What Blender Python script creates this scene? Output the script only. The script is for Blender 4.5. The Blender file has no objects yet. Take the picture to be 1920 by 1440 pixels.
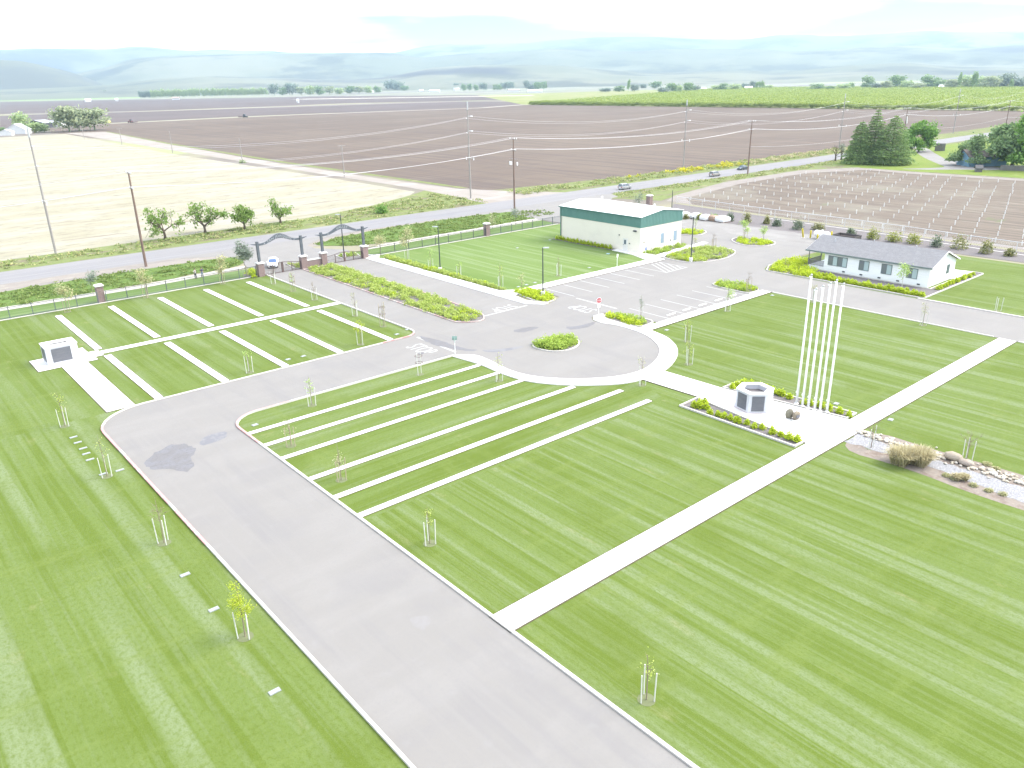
import bpy, bmesh, math, random
import numpy as np
from mathutils import Vector, Matrix
S = bpy.context.scene
COL = S.collection
rad = math.radians

# ------------------------------------------------------------------ camera, light, exposure
F, PITCH, ROLL, TH, CAM_H = 1479.2, .36759, .021115, 2.27133, 31.0      # focal length is for a 1920 x 1440 frame
_a = TH - math.pi / 2
_f = np.array([0, math.cos(PITCH), -math.sin(PITCH)])
_d = np.array([0, -math.sin(PITCH), -math.cos(PITCH)])
_x = np.array([1., 0, 0])
_R0 = np.array([math.cos(ROLL) * _x + math.sin(ROLL) * _d, -math.sin(ROLL) * _x + math.cos(ROLL) * _d, _f])
_M = np.array([[math.cos(_a), math.sin(_a), 0], [-math.sin(_a), math.cos(_a), 0], [0, 0, 1]])
RC = _R0 @ _M.T                                                         # rows: camera right, down, forward
cam = bpy.data.cameras.new('camera'); camo = bpy.data.objects.new('camera', cam); COL.objects.link(camo)
cam.sensor_width = 36; cam.lens = 36 * F / 1920; cam.clip_start = .5; cam.clip_end = 60000
m = Matrix.Identity(4)
for i in range(3):
    m[i][0], m[i][1], m[i][2] = RC[0][i], -RC[1][i], -RC[2][i]
m[2][3] = CAM_H
camo.matrix_world = m
S.camera = camo
S.view_settings.view_transform = 'Standard'; S.view_settings.look = 'None'
S.view_settings.gamma = 1; S.view_settings.use_curve_mapping = False
S.view_settings.exposure = 2.38
S.render.resolution_x, S.render.resolution_y = 1024, 768
S.cycles.volume_bounces = 0; S.cycles.max_bounces = 6; S.cycles.transparent_max_bounces = 8
SUN_DIR = Vector((.80, -.42, 1.0)).normalized()                         # from the scene towards the sun
sl = bpy.data.lights.new('sun', 'SUN'); sl.energy = 1.35; sl.angle = rad(38); sl.color = (1, .95, .87)
so = bpy.data.objects.new('sun', sl); COL.objects.link(so)
so.rotation_euler = SUN_DIR.to_track_quat('Z', 'Y').to_euler(); so.location = (0, 0, 200)

def ray(px, py):
    return RC.T @ np.array([(px - 960) / F, (py - 720) / F, 1.])
def g(px, py, z=0.):                                                    # where a sight line of the survey meets the ground
    v = ray(px, py); t = (z - CAM_H) / v[2]
    return (float(v[0] * t), float(v[1] * t))
def hgt(px, py, ty):                                                    # height of something standing at (px, py) that reaches ty
    X, Y = g(px, py); lo, hi = 0., 90.
    for _ in range(40):
        mid = (lo + hi) / 2; v = RC @ np.array([X, Y, mid - CAM_H])
        if 720 + F * v[1] / v[2] > ty: lo = mid
        else: hi = mid
    return lo

w = bpy.data.worlds.new('World'); S.world = w; w.use_nodes = True
nt = w.node_tree; nt.nodes.clear()
def wn(t, **k):
    n = nt.nodes.new(t)
    for a, b in k.items(): setattr(n, a, b)
    return n
sky = wn('ShaderNodeTexSky', sky_type='NISHITA', sun_disc=False, altitude=50, air_density=1.0, dust_density=1.6, ozone_density=1.0)
sky.sun_elevation = math.asin(SUN_DIR.z); sky.sun_rotation = math.atan2(SUN_DIR.x, SUN_DIR.y)
tc = wn('ShaderNodeTexCoord'); mp = wn('ShaderNodeMapping'); mp.inputs['Scale'].default_value = (1, 1, 5.5); mp.inputs['Location'].default_value = (.37, .1, .2)
nz = wn('ShaderNodeTexNoise'); nz.inputs['Scale'].default_value = 3.1; nz.inputs['Detail'].default_value = 7; nz.inputs['Roughness'].default_value = .55
cr = wn('ShaderNodeValToRGB'); cr.color_ramp.elements[0].position = .40; cr.color_ramp.elements[1].position = .60
cr.color_ramp.elements[0].color = (.12, .12, .12, 1); cr.color_ramp.elements[1].color = (1, 1, 1, 1)
mx = wn('ShaderNodeMix', data_type='RGBA'); bg = wn('ShaderNodeBackground'); wo = wn('ShaderNodeOutputWorld')
mx.inputs['B'].default_value = (4.6, 4.5, 4.35, 1)                      # sunlit cloud deck
L = nt.links.new
L(tc.outputs['Generated'], mp.inputs['Vector']); L(mp.outputs[0], nz.inputs['Vector']); L(nz.outputs['Fac'], cr.inputs[0])
m2 = wn('ShaderNodeMix', data_type='RGBA'); m2.inputs['B'].default_value = (.66, 1.0, 1.2, 1)   # thin cyan gaps between the clouds, low over the hills
n2 = wn('ShaderNodeTexNoise'); n2.inputs['Scale'].default_value = 2.4; n2.inputs['Detail'].default_value = 6; n2.inputs['Roughness'].default_value = .5
mp2 = wn('ShaderNodeMapping'); mp2.inputs['Scale'].default_value = (1, 1, 9); mp2.inputs['Location'].default_value = (.0, .55, .35)
c2 = wn('ShaderNodeValToRGB'); c2.color_ramp.elements[0].position = .42; c2.color_ramp.elements[1].position = .60
sx_ = wn('ShaderNodeSeparateXYZ'); hi = wn('ShaderNodeMapRange'); hi.inputs['From Min'].default_value = .20; hi.inputs['From Max'].default_value = .09; mu = wn('ShaderNodeMath', operation='MULTIPLY')
L(tc.outputs['Generated'], mp2.inputs[0]); L(mp2.outputs[0], n2.inputs['Vector']); L(n2.outputs['Fac'], c2.inputs[0]); L(tc.outputs['Generated'], sx_.inputs[0]); L(sx_.outputs['Z'], hi.inputs['Value'])
L(c2.outputs[0], mu.inputs[0]); L(hi.outputs[0], mu.inputs[1]); L(mu.outputs[0], m2.inputs['Factor'])
L(cr.outputs[0], mx.inputs['Factor']); L(sky.outputs[0], mx.inputs['A']); L(mx.outputs['Result'], m2.inputs['A']); L(m2.outputs['Result'], bg.inputs['Color'])
bg.inputs['Strength'].default_value = .15; L(bg.outputs[0], wo.inputs[0])

# ------------------------------------------------------------------ materials
MAT = {}
def mat(name, base, rough=.85, layers=(), spec=.25, metal=0., bump=None, island=None, transl=0., obj_rand=None):
    """layers: (scale xyz, colour, lo, hi, strength[, detail]); island: colours picked per leaf; all procedural"""
    if name in MAT: return MAT[name]
    m = bpy.data.materials.new(name); m.use_nodes = True; MAT[name] = m
    t = m.node_tree; n = t.nodes; l = t.links.new
    b = n['Principled BSDF']; b.inputs['Roughness'].default_value = rough; b.inputs['Metallic'].default_value = metal
    b.inputs['Specular IOR Level'].default_value = spec
    c = None
    tcn = n.new('ShaderNodeTexCoord')
    rgb = n.new('ShaderNodeRGB'); rgb.outputs[0].default_value = (*base, 1); c = rgb.outputs[0]
    if island:
        gm = n.new('ShaderNodeNewGeometry'); rp = n.new('ShaderNodeValToRGB'); l(gm.outputs['Random Per Island'], rp.inputs[0])
        e = rp.color_ramp.elements
        while len(e) < len(island): e.new(.5)
        for i, col in enumerate(island): e[i].position = i / max(1, len(island) - 1); e[i].color = (*col, 1)
        c = rp.outputs[0]
    if obj_rand:
        oi = n.new('ShaderNodeObjectInfo'); x = n.new('ShaderNodeMix'); x.data_type = 'RGBA'
        l(oi.outputs['Random'], x.inputs['Factor']); x.blend_type = 'MIX'
        mm = n.new('ShaderNodeMix'); mm.data_type = 'RGBA'; mm.blend_type = 'MULTIPLY'; mm.inputs['Factor'].default_value = 1
        x.inputs['A'].default_value = (*obj_rand[0], 1); x.inputs['B'].default_value = (*obj_rand[1], 1)
        l(c, mm.inputs['A']); l(x.outputs['Result'], mm.inputs['B']); c = mm.outputs['Result']
    for ly in layers:
        sc, col, lo, hi, st = ly[:5]; det = ly[5] if len(ly) > 5 else 4
        mpn = n.new('ShaderNodeMapping'); mpn.inputs['Scale'].default_value = sc
        if len(ly) > 6: mpn.inputs['Rotation'].default_value = (0, 0, rad(ly[6]))
        l(tcn.outputs['Object'], mpn.inputs['Vector'])
        ns = n.new('ShaderNodeTexNoise'); ns.inputs['Scale'].default_value = 1; ns.inputs['Detail'].default_value = det; ns.inputs['Roughness'].default_value = .6
        l(mpn.outputs[0], ns.inputs['Vector'])
        mr = n.new('ShaderNodeMapRange'); mr.inputs['From Min'].default_value = lo; mr.inputs['From Max'].default_value = hi
        mr.inputs['To Max'].default_value = st; mr.interpolation_type = 'SMOOTHSTEP'
        l(ns.outputs['Fac'], mr.inputs['Value'])
        x = n.new('ShaderNodeMix'); x.data_type = 'RGBA'; x.inputs['B'].default_value = (*col, 1)
        l(mr.outputs[0], x.inputs['Factor']); l(c, x.inputs['A']); c = x.outputs['Result']
    l(c, b.inputs['Base Color'])
    if bump:
        sc, st = bump[:2]
        ns = n.new('ShaderNodeTexNoise'); ns.inputs['Scale'].default_value = sc; ns.inputs['Detail'].default_value = 5
        l(tcn.outputs['Object'], ns.inputs['Vector'])
        bm = n.new('ShaderNodeBump'); bm.inputs['Strength'].default_value = st; bm.inputs['Distance'].default_value = bump[2] if len(bump) > 2 else .05
        l(ns.outputs['Fac'], bm.inputs['Height']); l(bm.outputs[0], b.inputs['Normal'])
    if transl:
        tr = n.new('ShaderNodeBsdfTranslucent'); mxs = n.new('ShaderNodeMixShader'); mxs.inputs[0].default_value = transl
        l(c, tr.inputs[0]); l(b.outputs[0], mxs.inputs[1]); l(tr.outputs[0], mxs.inputs[2]); l(mxs.outputs[0], n['Material Output'].inputs[0])
    return m

# mown turf: stripes left by the mower run along y (or along x in the strip garden); they are in the grass itself
def turf(name, ax, k=1., c=0.):
    s = lambda a, b: (a * k, b, 1) if ax == 'y' else (b, a * k, 1)
    return mat(name, (.094, .130, .034), .95, [
        (s(.72, .016), (.074, .107, .016), .47 + c, .58 - c, .88, 2), (s(.5, .013), (.130 + c * .4, .163 + c * .4, .078 + c * .5), .50, .63 - c, .72 + c * 3, 2),
        (s(2.6, .05), (.116, .148, .066), .48, .63, .5, 3), (s(.12, .07), (.068, .098, .010), .48, .68, .7, 5), (s(.09, .6), (.112, .146, .040), .5, .7, .5, 4),
        (s(.5, .22), (.19, .185, .095), .60, .76, .5, 6), (s(5, 3), (.066, .096, .010), .44, .68, .55, 5), ((13, 13, 13), (.060, .092, .010), .48, .70, .6, 4), ((26, 26, 26), (.155, .19, .075), .52, .72, .6, 3)], .1, bump=(9., .5, .05))
TURF_Y, TURF_X, TURF_W, TURF_F = turf('mown_turf_long', 'y'), turf('mown_turf_cross', 'x', 1.2), turf('mown_turf_wide', 'y', .8, .03), turf('mown_turf_fine', 'y', 1.6, .025)
ASPHALT = mat('asphalt', (.170, .163, .153), .92, [((.09, .3, 1), (.186, .179, .169), .42, .62, .7, 6), ((.45, .06, 1), (.152, .147, .145), .5, .68, .55, 6),
    ((.11, .16, 1), (.153, .148, .146), .5, .68, .5, 6, 25), ((2.2, .05, 1), (.178, .171, .162), .5, .66, .5, 4), ((5, 5, 1), (.158, .153, .15), .5, .66, .4, 6), ((.8, .8, 1), (.185, .18, .176), .58, .72, .4, 6), ((18, 18, 18), (.12, .12, .125), .55, .75, .4, 3)], .2, bump=(40, .3, .01))
CROAD = mat('county_asphalt', (.168, .164, .166), .92, [((.02, .8, 1), (.20, .196, .196), .45, .65, .7, 5), ((.05, .25, 1), (.145, .145, .16), .5, .66, .5, 5)], .2)
PATCH = mat('asphalt_patch', (.124, .12, .122), .9, [((.8, .8, 1), (.135, .135, .145), .42, .62, .8, 6), ((4, 4, 4), (.085, .085, .09), .5, .7, .5, 5)], .25)
CONC = mat('concrete', (.56, .55, .53), .85, [((.35, .35, 1), (.44, .42, .39), .5, .72, .5, 5), ((6, 6, 6), (.58, .56, .53), .5, .7, .5, 4)], .2)
KERB = mat('kerb_concrete', (.44, .42, .39), .85, [((1.2, 1.2, 1), (.33, .315, .29), .5, .7, .5, 5)], .2)
REDK = mat('worn_red_paint', (.38, .215, .205), .7, [((1.2, 1.2, 1), (.42, .36, .345), .50, .66, .85, 6)], .25)
PAINT = mat('road_paint', (.30, .30, .29), .7, [((3, 3, 1), (.22, .22, .215), .5, .7, .5, 6)], .2)
EDGING = mat('dark_edging', (.085, .075, .05), 1, [((3, 3, 3), (.12, .10, .07), .45, .65, .8)], .1)
MULCH = mat('bark_mulch', (.135, .125, .126), 1, [((5, 5, 5), (.17, .155, .15), .45, .62, .8, 6), ((22, 22, 22), (.07, .062, .06), .5, .66, .8, 3)], .1, bump=(14, .6, .05))
GRAVEL = mat('yard_gravel', (.185, .178, .17), 1, [((.2, .2, 1), (.22, .215, .205), .45, .65, .7, 6), ((.6, .15, 1), (.15, .145, .138), .5, .7, .5, 6)], .1)
SAND = mat('sandy_shoulder', (.20, .18, .16), 1, [((.05, .5, 1), (.155, .145, .135), .45, .66, .8, 6), ((.4, .6, 1), (.25, .235, .2), .5, .7, .6, 6)], .1)
DG = mat('pale_granite_path', (.36, .34, .30), 1, [((.6, .6, 1), (.29, .27, .23), .5, .66, .7, 6)], .1)
GROUND = mat('open_country', (.20, .19, .13), 1, [((.002, .004, 1), (.13, .115, .105), .46, .54, .9, 4), ((.0011, .003, 1), (.22, .25, .12), .52, .58, .9, 3), ((.05, .05, 1), (.23, .21, .15), .5, .7, .4, 5)], .1)
STRAW = mat('cut_straw', (.228, .214, .158), 1, [((.035, .10, 1), (.262, .252, .205), .42, .6, .8, 6), ((.05, .33, 1), (.150, .128, .094), .55, .70, .8, 8, 14), ((.22, 1.3, 1), (.105, .09, .066), .55, .67, .8, 6, 10),
    ((.11, .5, 1), (.13, .125, .075), .62, .70, .8, 6, 12)], .1)
PLOW = mat('plowed_soil', (.106, .083, .067), 1, [((.0045, .011, 1), (.124, .100, .080), .42, .6, .9, 5), ((.4, .008, 1), (.084, .068, .061), .47, .60, .8, 3), ((.006, .05, 1), (.126, .105, .088), .55, .68, .7, 5), ((.1, .1, 1), (.082, .068, .061), .5, .7, .4, 5)], .1)
PLOW2 = mat('dark_plowed_soil', (.092, .075, .070), 1, [((.004, .012, 1), (.105, .087, .085), .42, .6, .8, 5), ((.3, .01, 1), (.077, .066, .068), .48, .62, .5, 3)], .1)
DIRT = mat('dirt_track', (.225, .205, .185), 1, [((.3, .05, 1), (.20, .178, .152), .45, .65, .8, 5), ((.03, .1, 1), (.285, .265, .24), .5, .66, .7, 5)], .1)
VERGE = mat('weedy_verge', (.130, .155, .058), 1, [((.09, .3, 1), (.135, .112, .082), .50, .62, .9, 6), ((.13, .22, 1), (.215, .195, .115), .56, .68, .75, 6), ((.5, .8, 1), (.072, .105, .028), .5, .66, .7, 6), ((2, 3, 1), (.15, .18, .075), .5, .7, .5, 5)], .1, bump=(1.5, .6, .3))
STRIPG = mat('rough_green_strip', (.088, .138, .034), 1, [((.25, .4, 1), (.055, .092, .022), .46, .62, .9, 6), ((.8, 1.2, 1), (.125, .165, .05), .5, .66, .8, 6), ((4, 5, 1), (.05, .085, .018), .5, .66, .6, 4)], .1, bump=(2.5, .8, .3))
VINEG = mat('new_orchard_soil', (.134, .112, .091), 1, [((.95, .012, 1), (.098, .082, .068), .47, .54, .95, 2), ((.6, .05, 1), (.20, .18, .145), .56, .66, .8, 5), ((.05, .04, 1), (.168, .158, .128), .5, .66, .6, 6), ((.06, .1, 1), (.105, .125, .062), .66, .74, .7, 5)], .1)
HLAWN = mat('bright_lawn', (.128, .165, .036), 1, [((.12, .2, 1), (.105, .158, .032), .45, .65, .8, 5), ((.25, .3, 1), (.185, .20, .085), .58, .72, .7, 6)], .1)
CREEKG = mat('pale_grey_gravel', (.20, .20, .207), 1, [((1.2, .8, 1), (.165, .165, .172), .45, .65, .7, 6), ((9, 9, 9), (.36, .36, .365), .5, .64, .8, 3), ((6, 6, 6), (.115, .115, .12), .56, .7, .8, 3)], .1, bump=(12, .7, .06))
CREEKS = mat('bare_soil', (.185, .16, .138), 1, [((.8, .8, 1), (.135, .105, .088), .48, .64, .8, 6), ((3, 3, 3), (.225, .195, .165), .5, .66, .7, 6)], .1, bump=(5, .5, .06))
WHITE = mat('white_paint', (.78, .78, .77), .55, [((1.5, 1.5, 1.5), (.70, .70, .69), .5, .7, .4)], .3)
WPOLE = mat('white_pole', (.72, .73, .73), .4, (), .4)
ALU = mat('pale_metal', (.40, .41, .42), .45, (), .5, .3)
DARKM = mat('dark_steel', (.062, .068, .074), .5, [((.8, .8, .8), (.08, .085, .09), .45, .65, .6)], .4)
BLUEST = mat('weathered_steel', (.085, .095, .108), .6, [((1.5, 1.5, 1.5), (.11, .12, .13), .45, .65, .7)], .3)
RUST = mat('rusty_iron', (.115, .082, .075), .8, [((2, 2, 2), (.085, .07, .066), .45, .62, .7)], .2)
BRICK = mat('brown_brick', (.205, .148, .14), .9, [((9, 9, 14), (.26, .215, .20), .48, .60, .8, 3), ((5, 5, 20), (.125, .082, .075), .5, .64, .7, 3)], .2)
GRANP = mat('dark_granite', (.105, .108, .124), .45, [((1.0, 1.0, 14), (.125, .128, .142), .5, .56, .8, 1), ((30, 30, 30), (.055, .058, .066), .5, .7, .6, 2)], .4)
STONEW = mat('pale_stone', (.50, .50, .53), .8, [((1.4, 1.4, 1.4), (.56, .56, .58), .45, .65, .6, 5)], .25)
WOODP = mat('brown_pole_wood', (.19, .135, .11), .9, [((6, 6, .5), (.10, .072, .06), .45, .62, .8)], .2)
WOODG = mat('grey_pole_wood', (.27, .25, .232), .9, [((6, 6, .4), (.215, .20, .185), .45, .62, .8), ((1, 1, .2), (.32, .30, .285), .5, .65, .6)], .2)
BARK = mat('bark', (.105, .085, .068), 1, [((4, 4, 1.2), (.07, .056, .046), .45, .62, .8)], .1)
TWIG = mat('pale_twig', (.20, .17, .125), 1, (), .1)
WIREM = mat('aluminium_wire', (.36, .36, .38), .4, (), .5)
GLASS = mat('window_glass', (.10, .125, .15), .12, (), .7)
PALEG = mat('pale_blind', (.34, .42, .43), .3, (), .5)
def leafmat(name, a, b, c, tr=.4, k=1.75):
    a, b, c = (tuple(min(.75, v * k) for v in q) for q in (a, b, c)); return mat(name, a, .7, island=(a, b, c), transl=tr, spec=.2)
LF_BUSH = leafmat('lime_foliage', (.135, .185, .008), (.20, .25, .014), (.27, .30, .030), .42, 2.0)
LF_COVER = leafmat('olive_groundcover', (.095, .128, .026), (.135, .165, .040), (.172, .195, .060), .45, 2.6)
LF_COVG = leafmat('green_groundcover', (.088, .130, .020), (.125, .170, .030), (.165, .20, .042), .45, 2.5)
LF_ROUGH = leafmat('rough_grass_blades', (.075, .112, .024), (.098, .138, .036), (.14, .165, .055), .35, 1.5)
LF_YOUNG = leafmat('young_leaf', (.105, .165, .035), (.150, .205, .055), (.20, .245, .085), .4, 2.4)
LF_YEL = leafmat('yellow_leaf', (.135, .175, .025), (.175, .205, .05), (.22, .235, .095), .4, 1.9)
LF_LIME = leafmat('lime_leaf', (.155, .195, .012), (.20, .24, .02), (.25, .27, .05), .4, 1.8)
LF_PALE = leafmat('pale_leaf', (.165, .185, .095), (.21, .215, .125), (.235, .22, .135))
LF_OLIVE = leafmat('tan_olive_leaf', (.120, .130, .068), (.165, .165, .088), (.215, .195, .11), .4, 2.4)
LF_GREY = leafmat('grey_green_leaf', (.085, .115, .085), (.125, .15, .115), (.165, .18, .145))
LF_FIG = leafmat('fig_leaf', (.060, .108, .022), (.095, .150, .032), (.135, .170, .056), .4, 1.8)
LF_CON = leafmat('conifer_needles', (.046, .075, .028), (.066, .100, .036), (.10, .135, .044), .3, 3.0)
LF_OAK = leafmat('oak_leaf', (.048, .078, .034), (.066, .10, .042), (.098, .13, .056), .3, 2.6)
LF_BRT = leafmat('bright_green_leaf', (.052, .100, .020), (.070, .130, .028), (.10, .165, .04), .35, 2.2)
LF_WIL = leafmat('willow_leaf', (.10, .125, .075), (.135, .155, .09), (.165, .18, .105), .35, 2.2)
LF_FAR = leafmat('far_leaf', (.055, .085, .040), (.075, .115, .05), (.105, .15, .06), .4, 2.2)
LF_POP = leafmat('poplar_leaf', (.085, .12, .06), (.12, .155, .075), (.17, .20, .085), .4, 2.6)
LF_ORCH = leafmat('orchard_leaf', (.11, .15, .026), (.16, .205, .035), (.21, .24, .065), .4, 1.45)
LF_WEED = leafmat('weeds', (.075, .115, .03), (.125, .145, .055), (.20, .185, .09), .35, 2.0)
LF_MUST = leafmat('mustard_flower', (.16, .17, .02), (.28, .26, .015), (.33, .29, .02), .3)
LF_SHR = leafmat('shrub_leaf', (.070, .082, .030), (.115, .120, .045), (.165, .155, .065), .3)
LF_SHRG = leafmat('dark_shrub_leaf', (.050, .072, .046), (.075, .098, .062), (.115, .13, .085), .3)
LF_SHRL = leafmat('light_shrub_leaf', (.095, .112, .022), (.135, .15, .03), (.19, .19, .05), .3)
LF_DRY = leafmat('dry_grass', (.17, .15, .085), (.225, .20, .12), (.285, .26, .17), .4, 1.9)

# ------------------------------------------------------------------ mesh helpers
class MB:
    def __init__(s): s.v = []; s.f = []
    def quad(s, *p):
        n = len(s.v); s.v += [tuple(q) for q in p]; s.f.append(tuple(range(n, n + len(p)))); return s
    def box(s, x0, y0, z0, x1, y1, z1):
        n = len(s.v)
        s.v += [(x0, y0, z0), (x1, y0, z0), (x1, y1, z0), (x0, y1, z0), (x0, y0, z1), (x1, y0, z1), (x1, y1, z1), (x0, y1, z1)]
        s.f += [tuple(n + i for i in q) for q in ((3, 2, 1, 0), (4, 5, 6, 7), (0, 1, 5, 4), (1, 2, 6, 5), (2, 3, 7, 6), (3, 0, 4, 7))]; return s
    def prism(s, poly, z0, z1, top=None, bottom=True):
        n = len(s.v); k = len(poly); top = top or poly
        s.v += [(p[0], p[1], z0) for p in poly] + [(p[0], p[1], z1) for p in top]
        s.f.append(tuple(range(n + k, n + 2 * k)))
        if bottom: s.f.append(tuple(range(n + k - 1, n - 1, -1)))
        for i in range(k): j = (i + 1) % k; s.f.append((n + i, n + j, n + k + j, n + k + i))
        return s
    def prism_y(s, prof, y0, y1):                                       # profile in x, z pushed along y
        n = len(s.v); k = len(prof)
        s.v += [(p[0], y0, p[1]) for p in prof] + [(p[0], y1, p[1]) for p in prof]
        s.f += [tuple(range(n, n + k)), tuple(range(n + 2 * k - 1, n + k - 1, -1))]
        for i in range(k): j = (i + 1) % k; s.f.append((n + j, n + i, n + k + i, n + k + j))
        return s
    def tube(s, pts, r, k=7, cap=True):
        pts = [Vector(p) for p in pts]; r = r if hasattr(r, '__len__') else [r] * len(pts); n = len(s.v)
        for i, p in enumerate(pts):
            d = (pts[min(i + 1, len(pts) - 1)] - pts[max(i - 1, 0)]).normalized()
            a = d.cross(Vector((0, 0, 1)) if abs(d.z) < .9 else Vector((1, 0, 0))).normalized(); b = d.cross(a)
            for q in range(k):
                t = 2 * math.pi * q / k; s.v.append(tuple(p + (a * math.cos(t) + b * math.sin(t)) * r[i]))
        for i in range(len(pts) - 1):
            for q in range(k):
                e = (q + 1) % k; s.f.append((n + i * k + q, n + i * k + e, n + (i + 1) * k + e, n + (i + 1) * k + q))
        if cap: s.f += [tuple(n + q for q in range(k))[::-1], tuple(n + (len(pts) - 1) * k + q for q in range(k))]
        return s
    def ball(s, c, r, nu=10, nv=7, rng=None, j=0.):
        n = len(s.v); r = r if hasattr(r, '__len__') else (r, r, r)
        s.v.append((c[0], c[1], c[2] - r[2]))
        for i in range(1, nv):
            ph = -math.pi / 2 + math.pi * i / nv
            for q in range(nu):
                t = 2 * math.pi * q / nu; e = 1 + (rng.uniform(-j, j) if rng else 0)
                s.v.append((c[0] + r[0] * math.cos(ph) * math.cos(t) * e, c[1] + r[1] * math.cos(ph) * math.sin(t) * e, c[2] + r[2] * math.sin(ph) * e))
        s.v.append((c[0], c[1], c[2] + r[2])); top = len(s.v) - 1
        for q in range(nu):
            e = (q + 1) % nu; s.f.append((n, n + 1 + e, n + 1 + q)); s.f.append((top, n + 1 + (nv - 2) * nu + q, n + 1 + (nv - 2) * nu + e))
            for i in range(nv - 2): s.f.append((n + 1 + i * nu + q, n + 1 + i * nu + e, n + 1 + (i + 1) * nu + e, n + 1 + (i + 1) * nu + q))
        return s
    def leaves(s, P, size, rng, flat=.45, aspect=.6):
        P = np.asarray(P, float); k = len(P)
        if not k: return s
        a = rng.normal(size=(k, 3)); a[:, 2] *= 1 - flat; a /= np.linalg.norm(a, axis=1)[:, None] + 1e-9
        b = rng.normal(size=(k, 3)); b[:, 2] *= 1 - flat; b -= (a * b).sum(1)[:, None] * a; b /= np.linalg.norm(b, axis=1)[:, None] + 1e-9
        sz = size * rng.uniform(.6, 1.35, (k, 1)); a = a * sz; b = b * sz * aspect; n = len(s.v)
        V = np.stack([P - a, P - b * .9 + a * .1, P + a, P + b * .9 + a * .1], 1).reshape(-1, 3)
        s.v += list(map(tuple, V.tolist())); s.f += [(n + 4 * i, n + 4 * i + 1, n + 4 * i + 2, n + 4 * i + 3) for i in range(k)]
        return s
    def ribbon(s, pts, wd, z0, z1, closed=False, off=0.):
        P = [np.array(p[:2], float) for p in pts]; k = len(P); Lf = []; Rt = []
        for i in range(k):
            a = P[(i - 1) % k] if closed or i else P[0]; b = P[(i + 1) % k] if closed or i < k - 1 else P[-1]
            d1 = P[i] - a; d2 = b - P[i]
            d1 = d1 / (np.linalg.norm(d1) + 1e-12) if np.linalg.norm(d1) > 1e-9 else d2 / np.linalg.norm(d2)
            d2 = d2 / (np.linalg.norm(d2) + 1e-12) if np.linalg.norm(d2) > 1e-9 else d1
            t = d1 + d2; t /= np.linalg.norm(t) + 1e-12; nn = np.array([-t[1], t[0]]); c = max(.4, float(np.dot(nn, [-d1[1], d1[0]])))
            Lf.append(P[i] + nn * (off + wd / 2) / c); Rt.append(P[i] + nn * (off - wd / 2) / c)
        n = len(s.v)
        for i in range(k): s.v += [(*Lf[i], z0), (*Lf[i], z1), (*Rt[i], z1), (*Rt[i], z0)]
        for i in range(k if closed else k - 1):
            j = (i + 1) % k
            for q in range(3): s.f.append((n + 4 * i + q, n + 4 * j + q, n + 4 * j + q + 1, n + 4 * i + q + 1))
        if not closed: s.f += [(n, n + 1, n + 2, n + 3), tuple(n + 4 * (k - 1) + q for q in (3, 2, 1, 0))]
        return s
    def mesh(s, name, m, smooth=False):
        me = bpy.data.meshes.new(name); me.from_pydata(s.v, [], s.f)
        if isinstance(m, (list, tuple)):
            for q in m: me.materials.append(q)
        else: me.materials.append(m)
        if smooth: me.polygons.foreach_set('use_smooth', [True] * len(me.polygons))
        me.update(); return me
    def build(s, name, m, parent=None, smooth=False, fix=False):
        me = s.mesh(name, m, smooth)
        if fix:
            bm = bmesh.new(); bm.from_mesh(me); bmesh.ops.recalc_face_normals(bm, faces=bm.faces); bm.to_mesh(me); bm.free()
        o = bpy.data.objects.new(name, me); COL.objects.link(o)
        if parent: o.parent = parent
        return o
def tag(o, label=None, cat=None, group=None, kind=None):
    if label: o['label'] = label
    if cat: o['category'] = cat
    if group: o['group'] = group
    if kind: o['kind'] = kind
    return o
def thing(name, label, cat, loc=(0, 0, 0), rz=0., group=None):
    o = bpy.data.objects.new(name, None); COL.objects.link(o); o.empty_display_size = .3
    o.location = (loc[0], loc[1], loc[2] if len(loc) > 2 else 0); o.rotation_euler = (0, 0, rz)
    return tag(o, label, cat, group)
KIDS = {}
def copy_tree(o, parent=None, loc=None, rz=None, label=None, sc=None, group=None):
    c = o.copy(); COL.objects.link(c)
    if parent: c.parent = parent
    for ch in list(o.children): copy_tree(ch, c)
    if loc is not None: c.location = (loc[0], loc[1], loc[2] if len(loc) > 2 else 0)
    if rz is not None: c.rotation_euler = (0, 0, rz)
    if sc is not None: c.scale = sc if hasattr(sc, '__len__') else (sc, sc, sc)
    if label: c['label'] = label
    if group: c['group'] = group
    return c
def struct(name, mb, m, smooth=False, kind='structure', label=None):
    o = mb.build(name, m, None, smooth); o['kind'] = kind
    if label: o['label'] = label
    return o
def rpoly(pts, seg=8):                                                  # polygon / polyline with rounded corners (x, y[, r])
    out = []; k = len(pts)
    for i, p in enumerate(pts):
        if len(p) < 3 or not p[2]: out.append((p[0], p[1])); continue
        c = np.array(p[:2], float); a = np.array(pts[i - 1][:2], float) - c; b = np.array(pts[(i + 1) % k][:2], float) - c
        a /= np.linalg.norm(a); b /= np.linalg.norm(b); ang = math.acos(max(-1, min(1, float(a @ b)))); r = p[2]; t = r / math.tan(ang / 2)
        ctr = c + (a + b) / np.linalg.norm(a + b) * r / math.sin(ang / 2); p1 = c + a * t - ctr; p2 = c + b * t - ctr
        a1 = math.atan2(p1[1], p1[0]); da = (math.atan2(p2[1], p2[0]) - a1 + math.pi) % (2 * math.pi) - math.pi
        out += [(ctr[0] + r * math.cos(a1 + da * q / seg), ctr[1] + r * math.sin(a1 + da * q / seg)) for q in range(seg + 1)]
    return out
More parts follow.
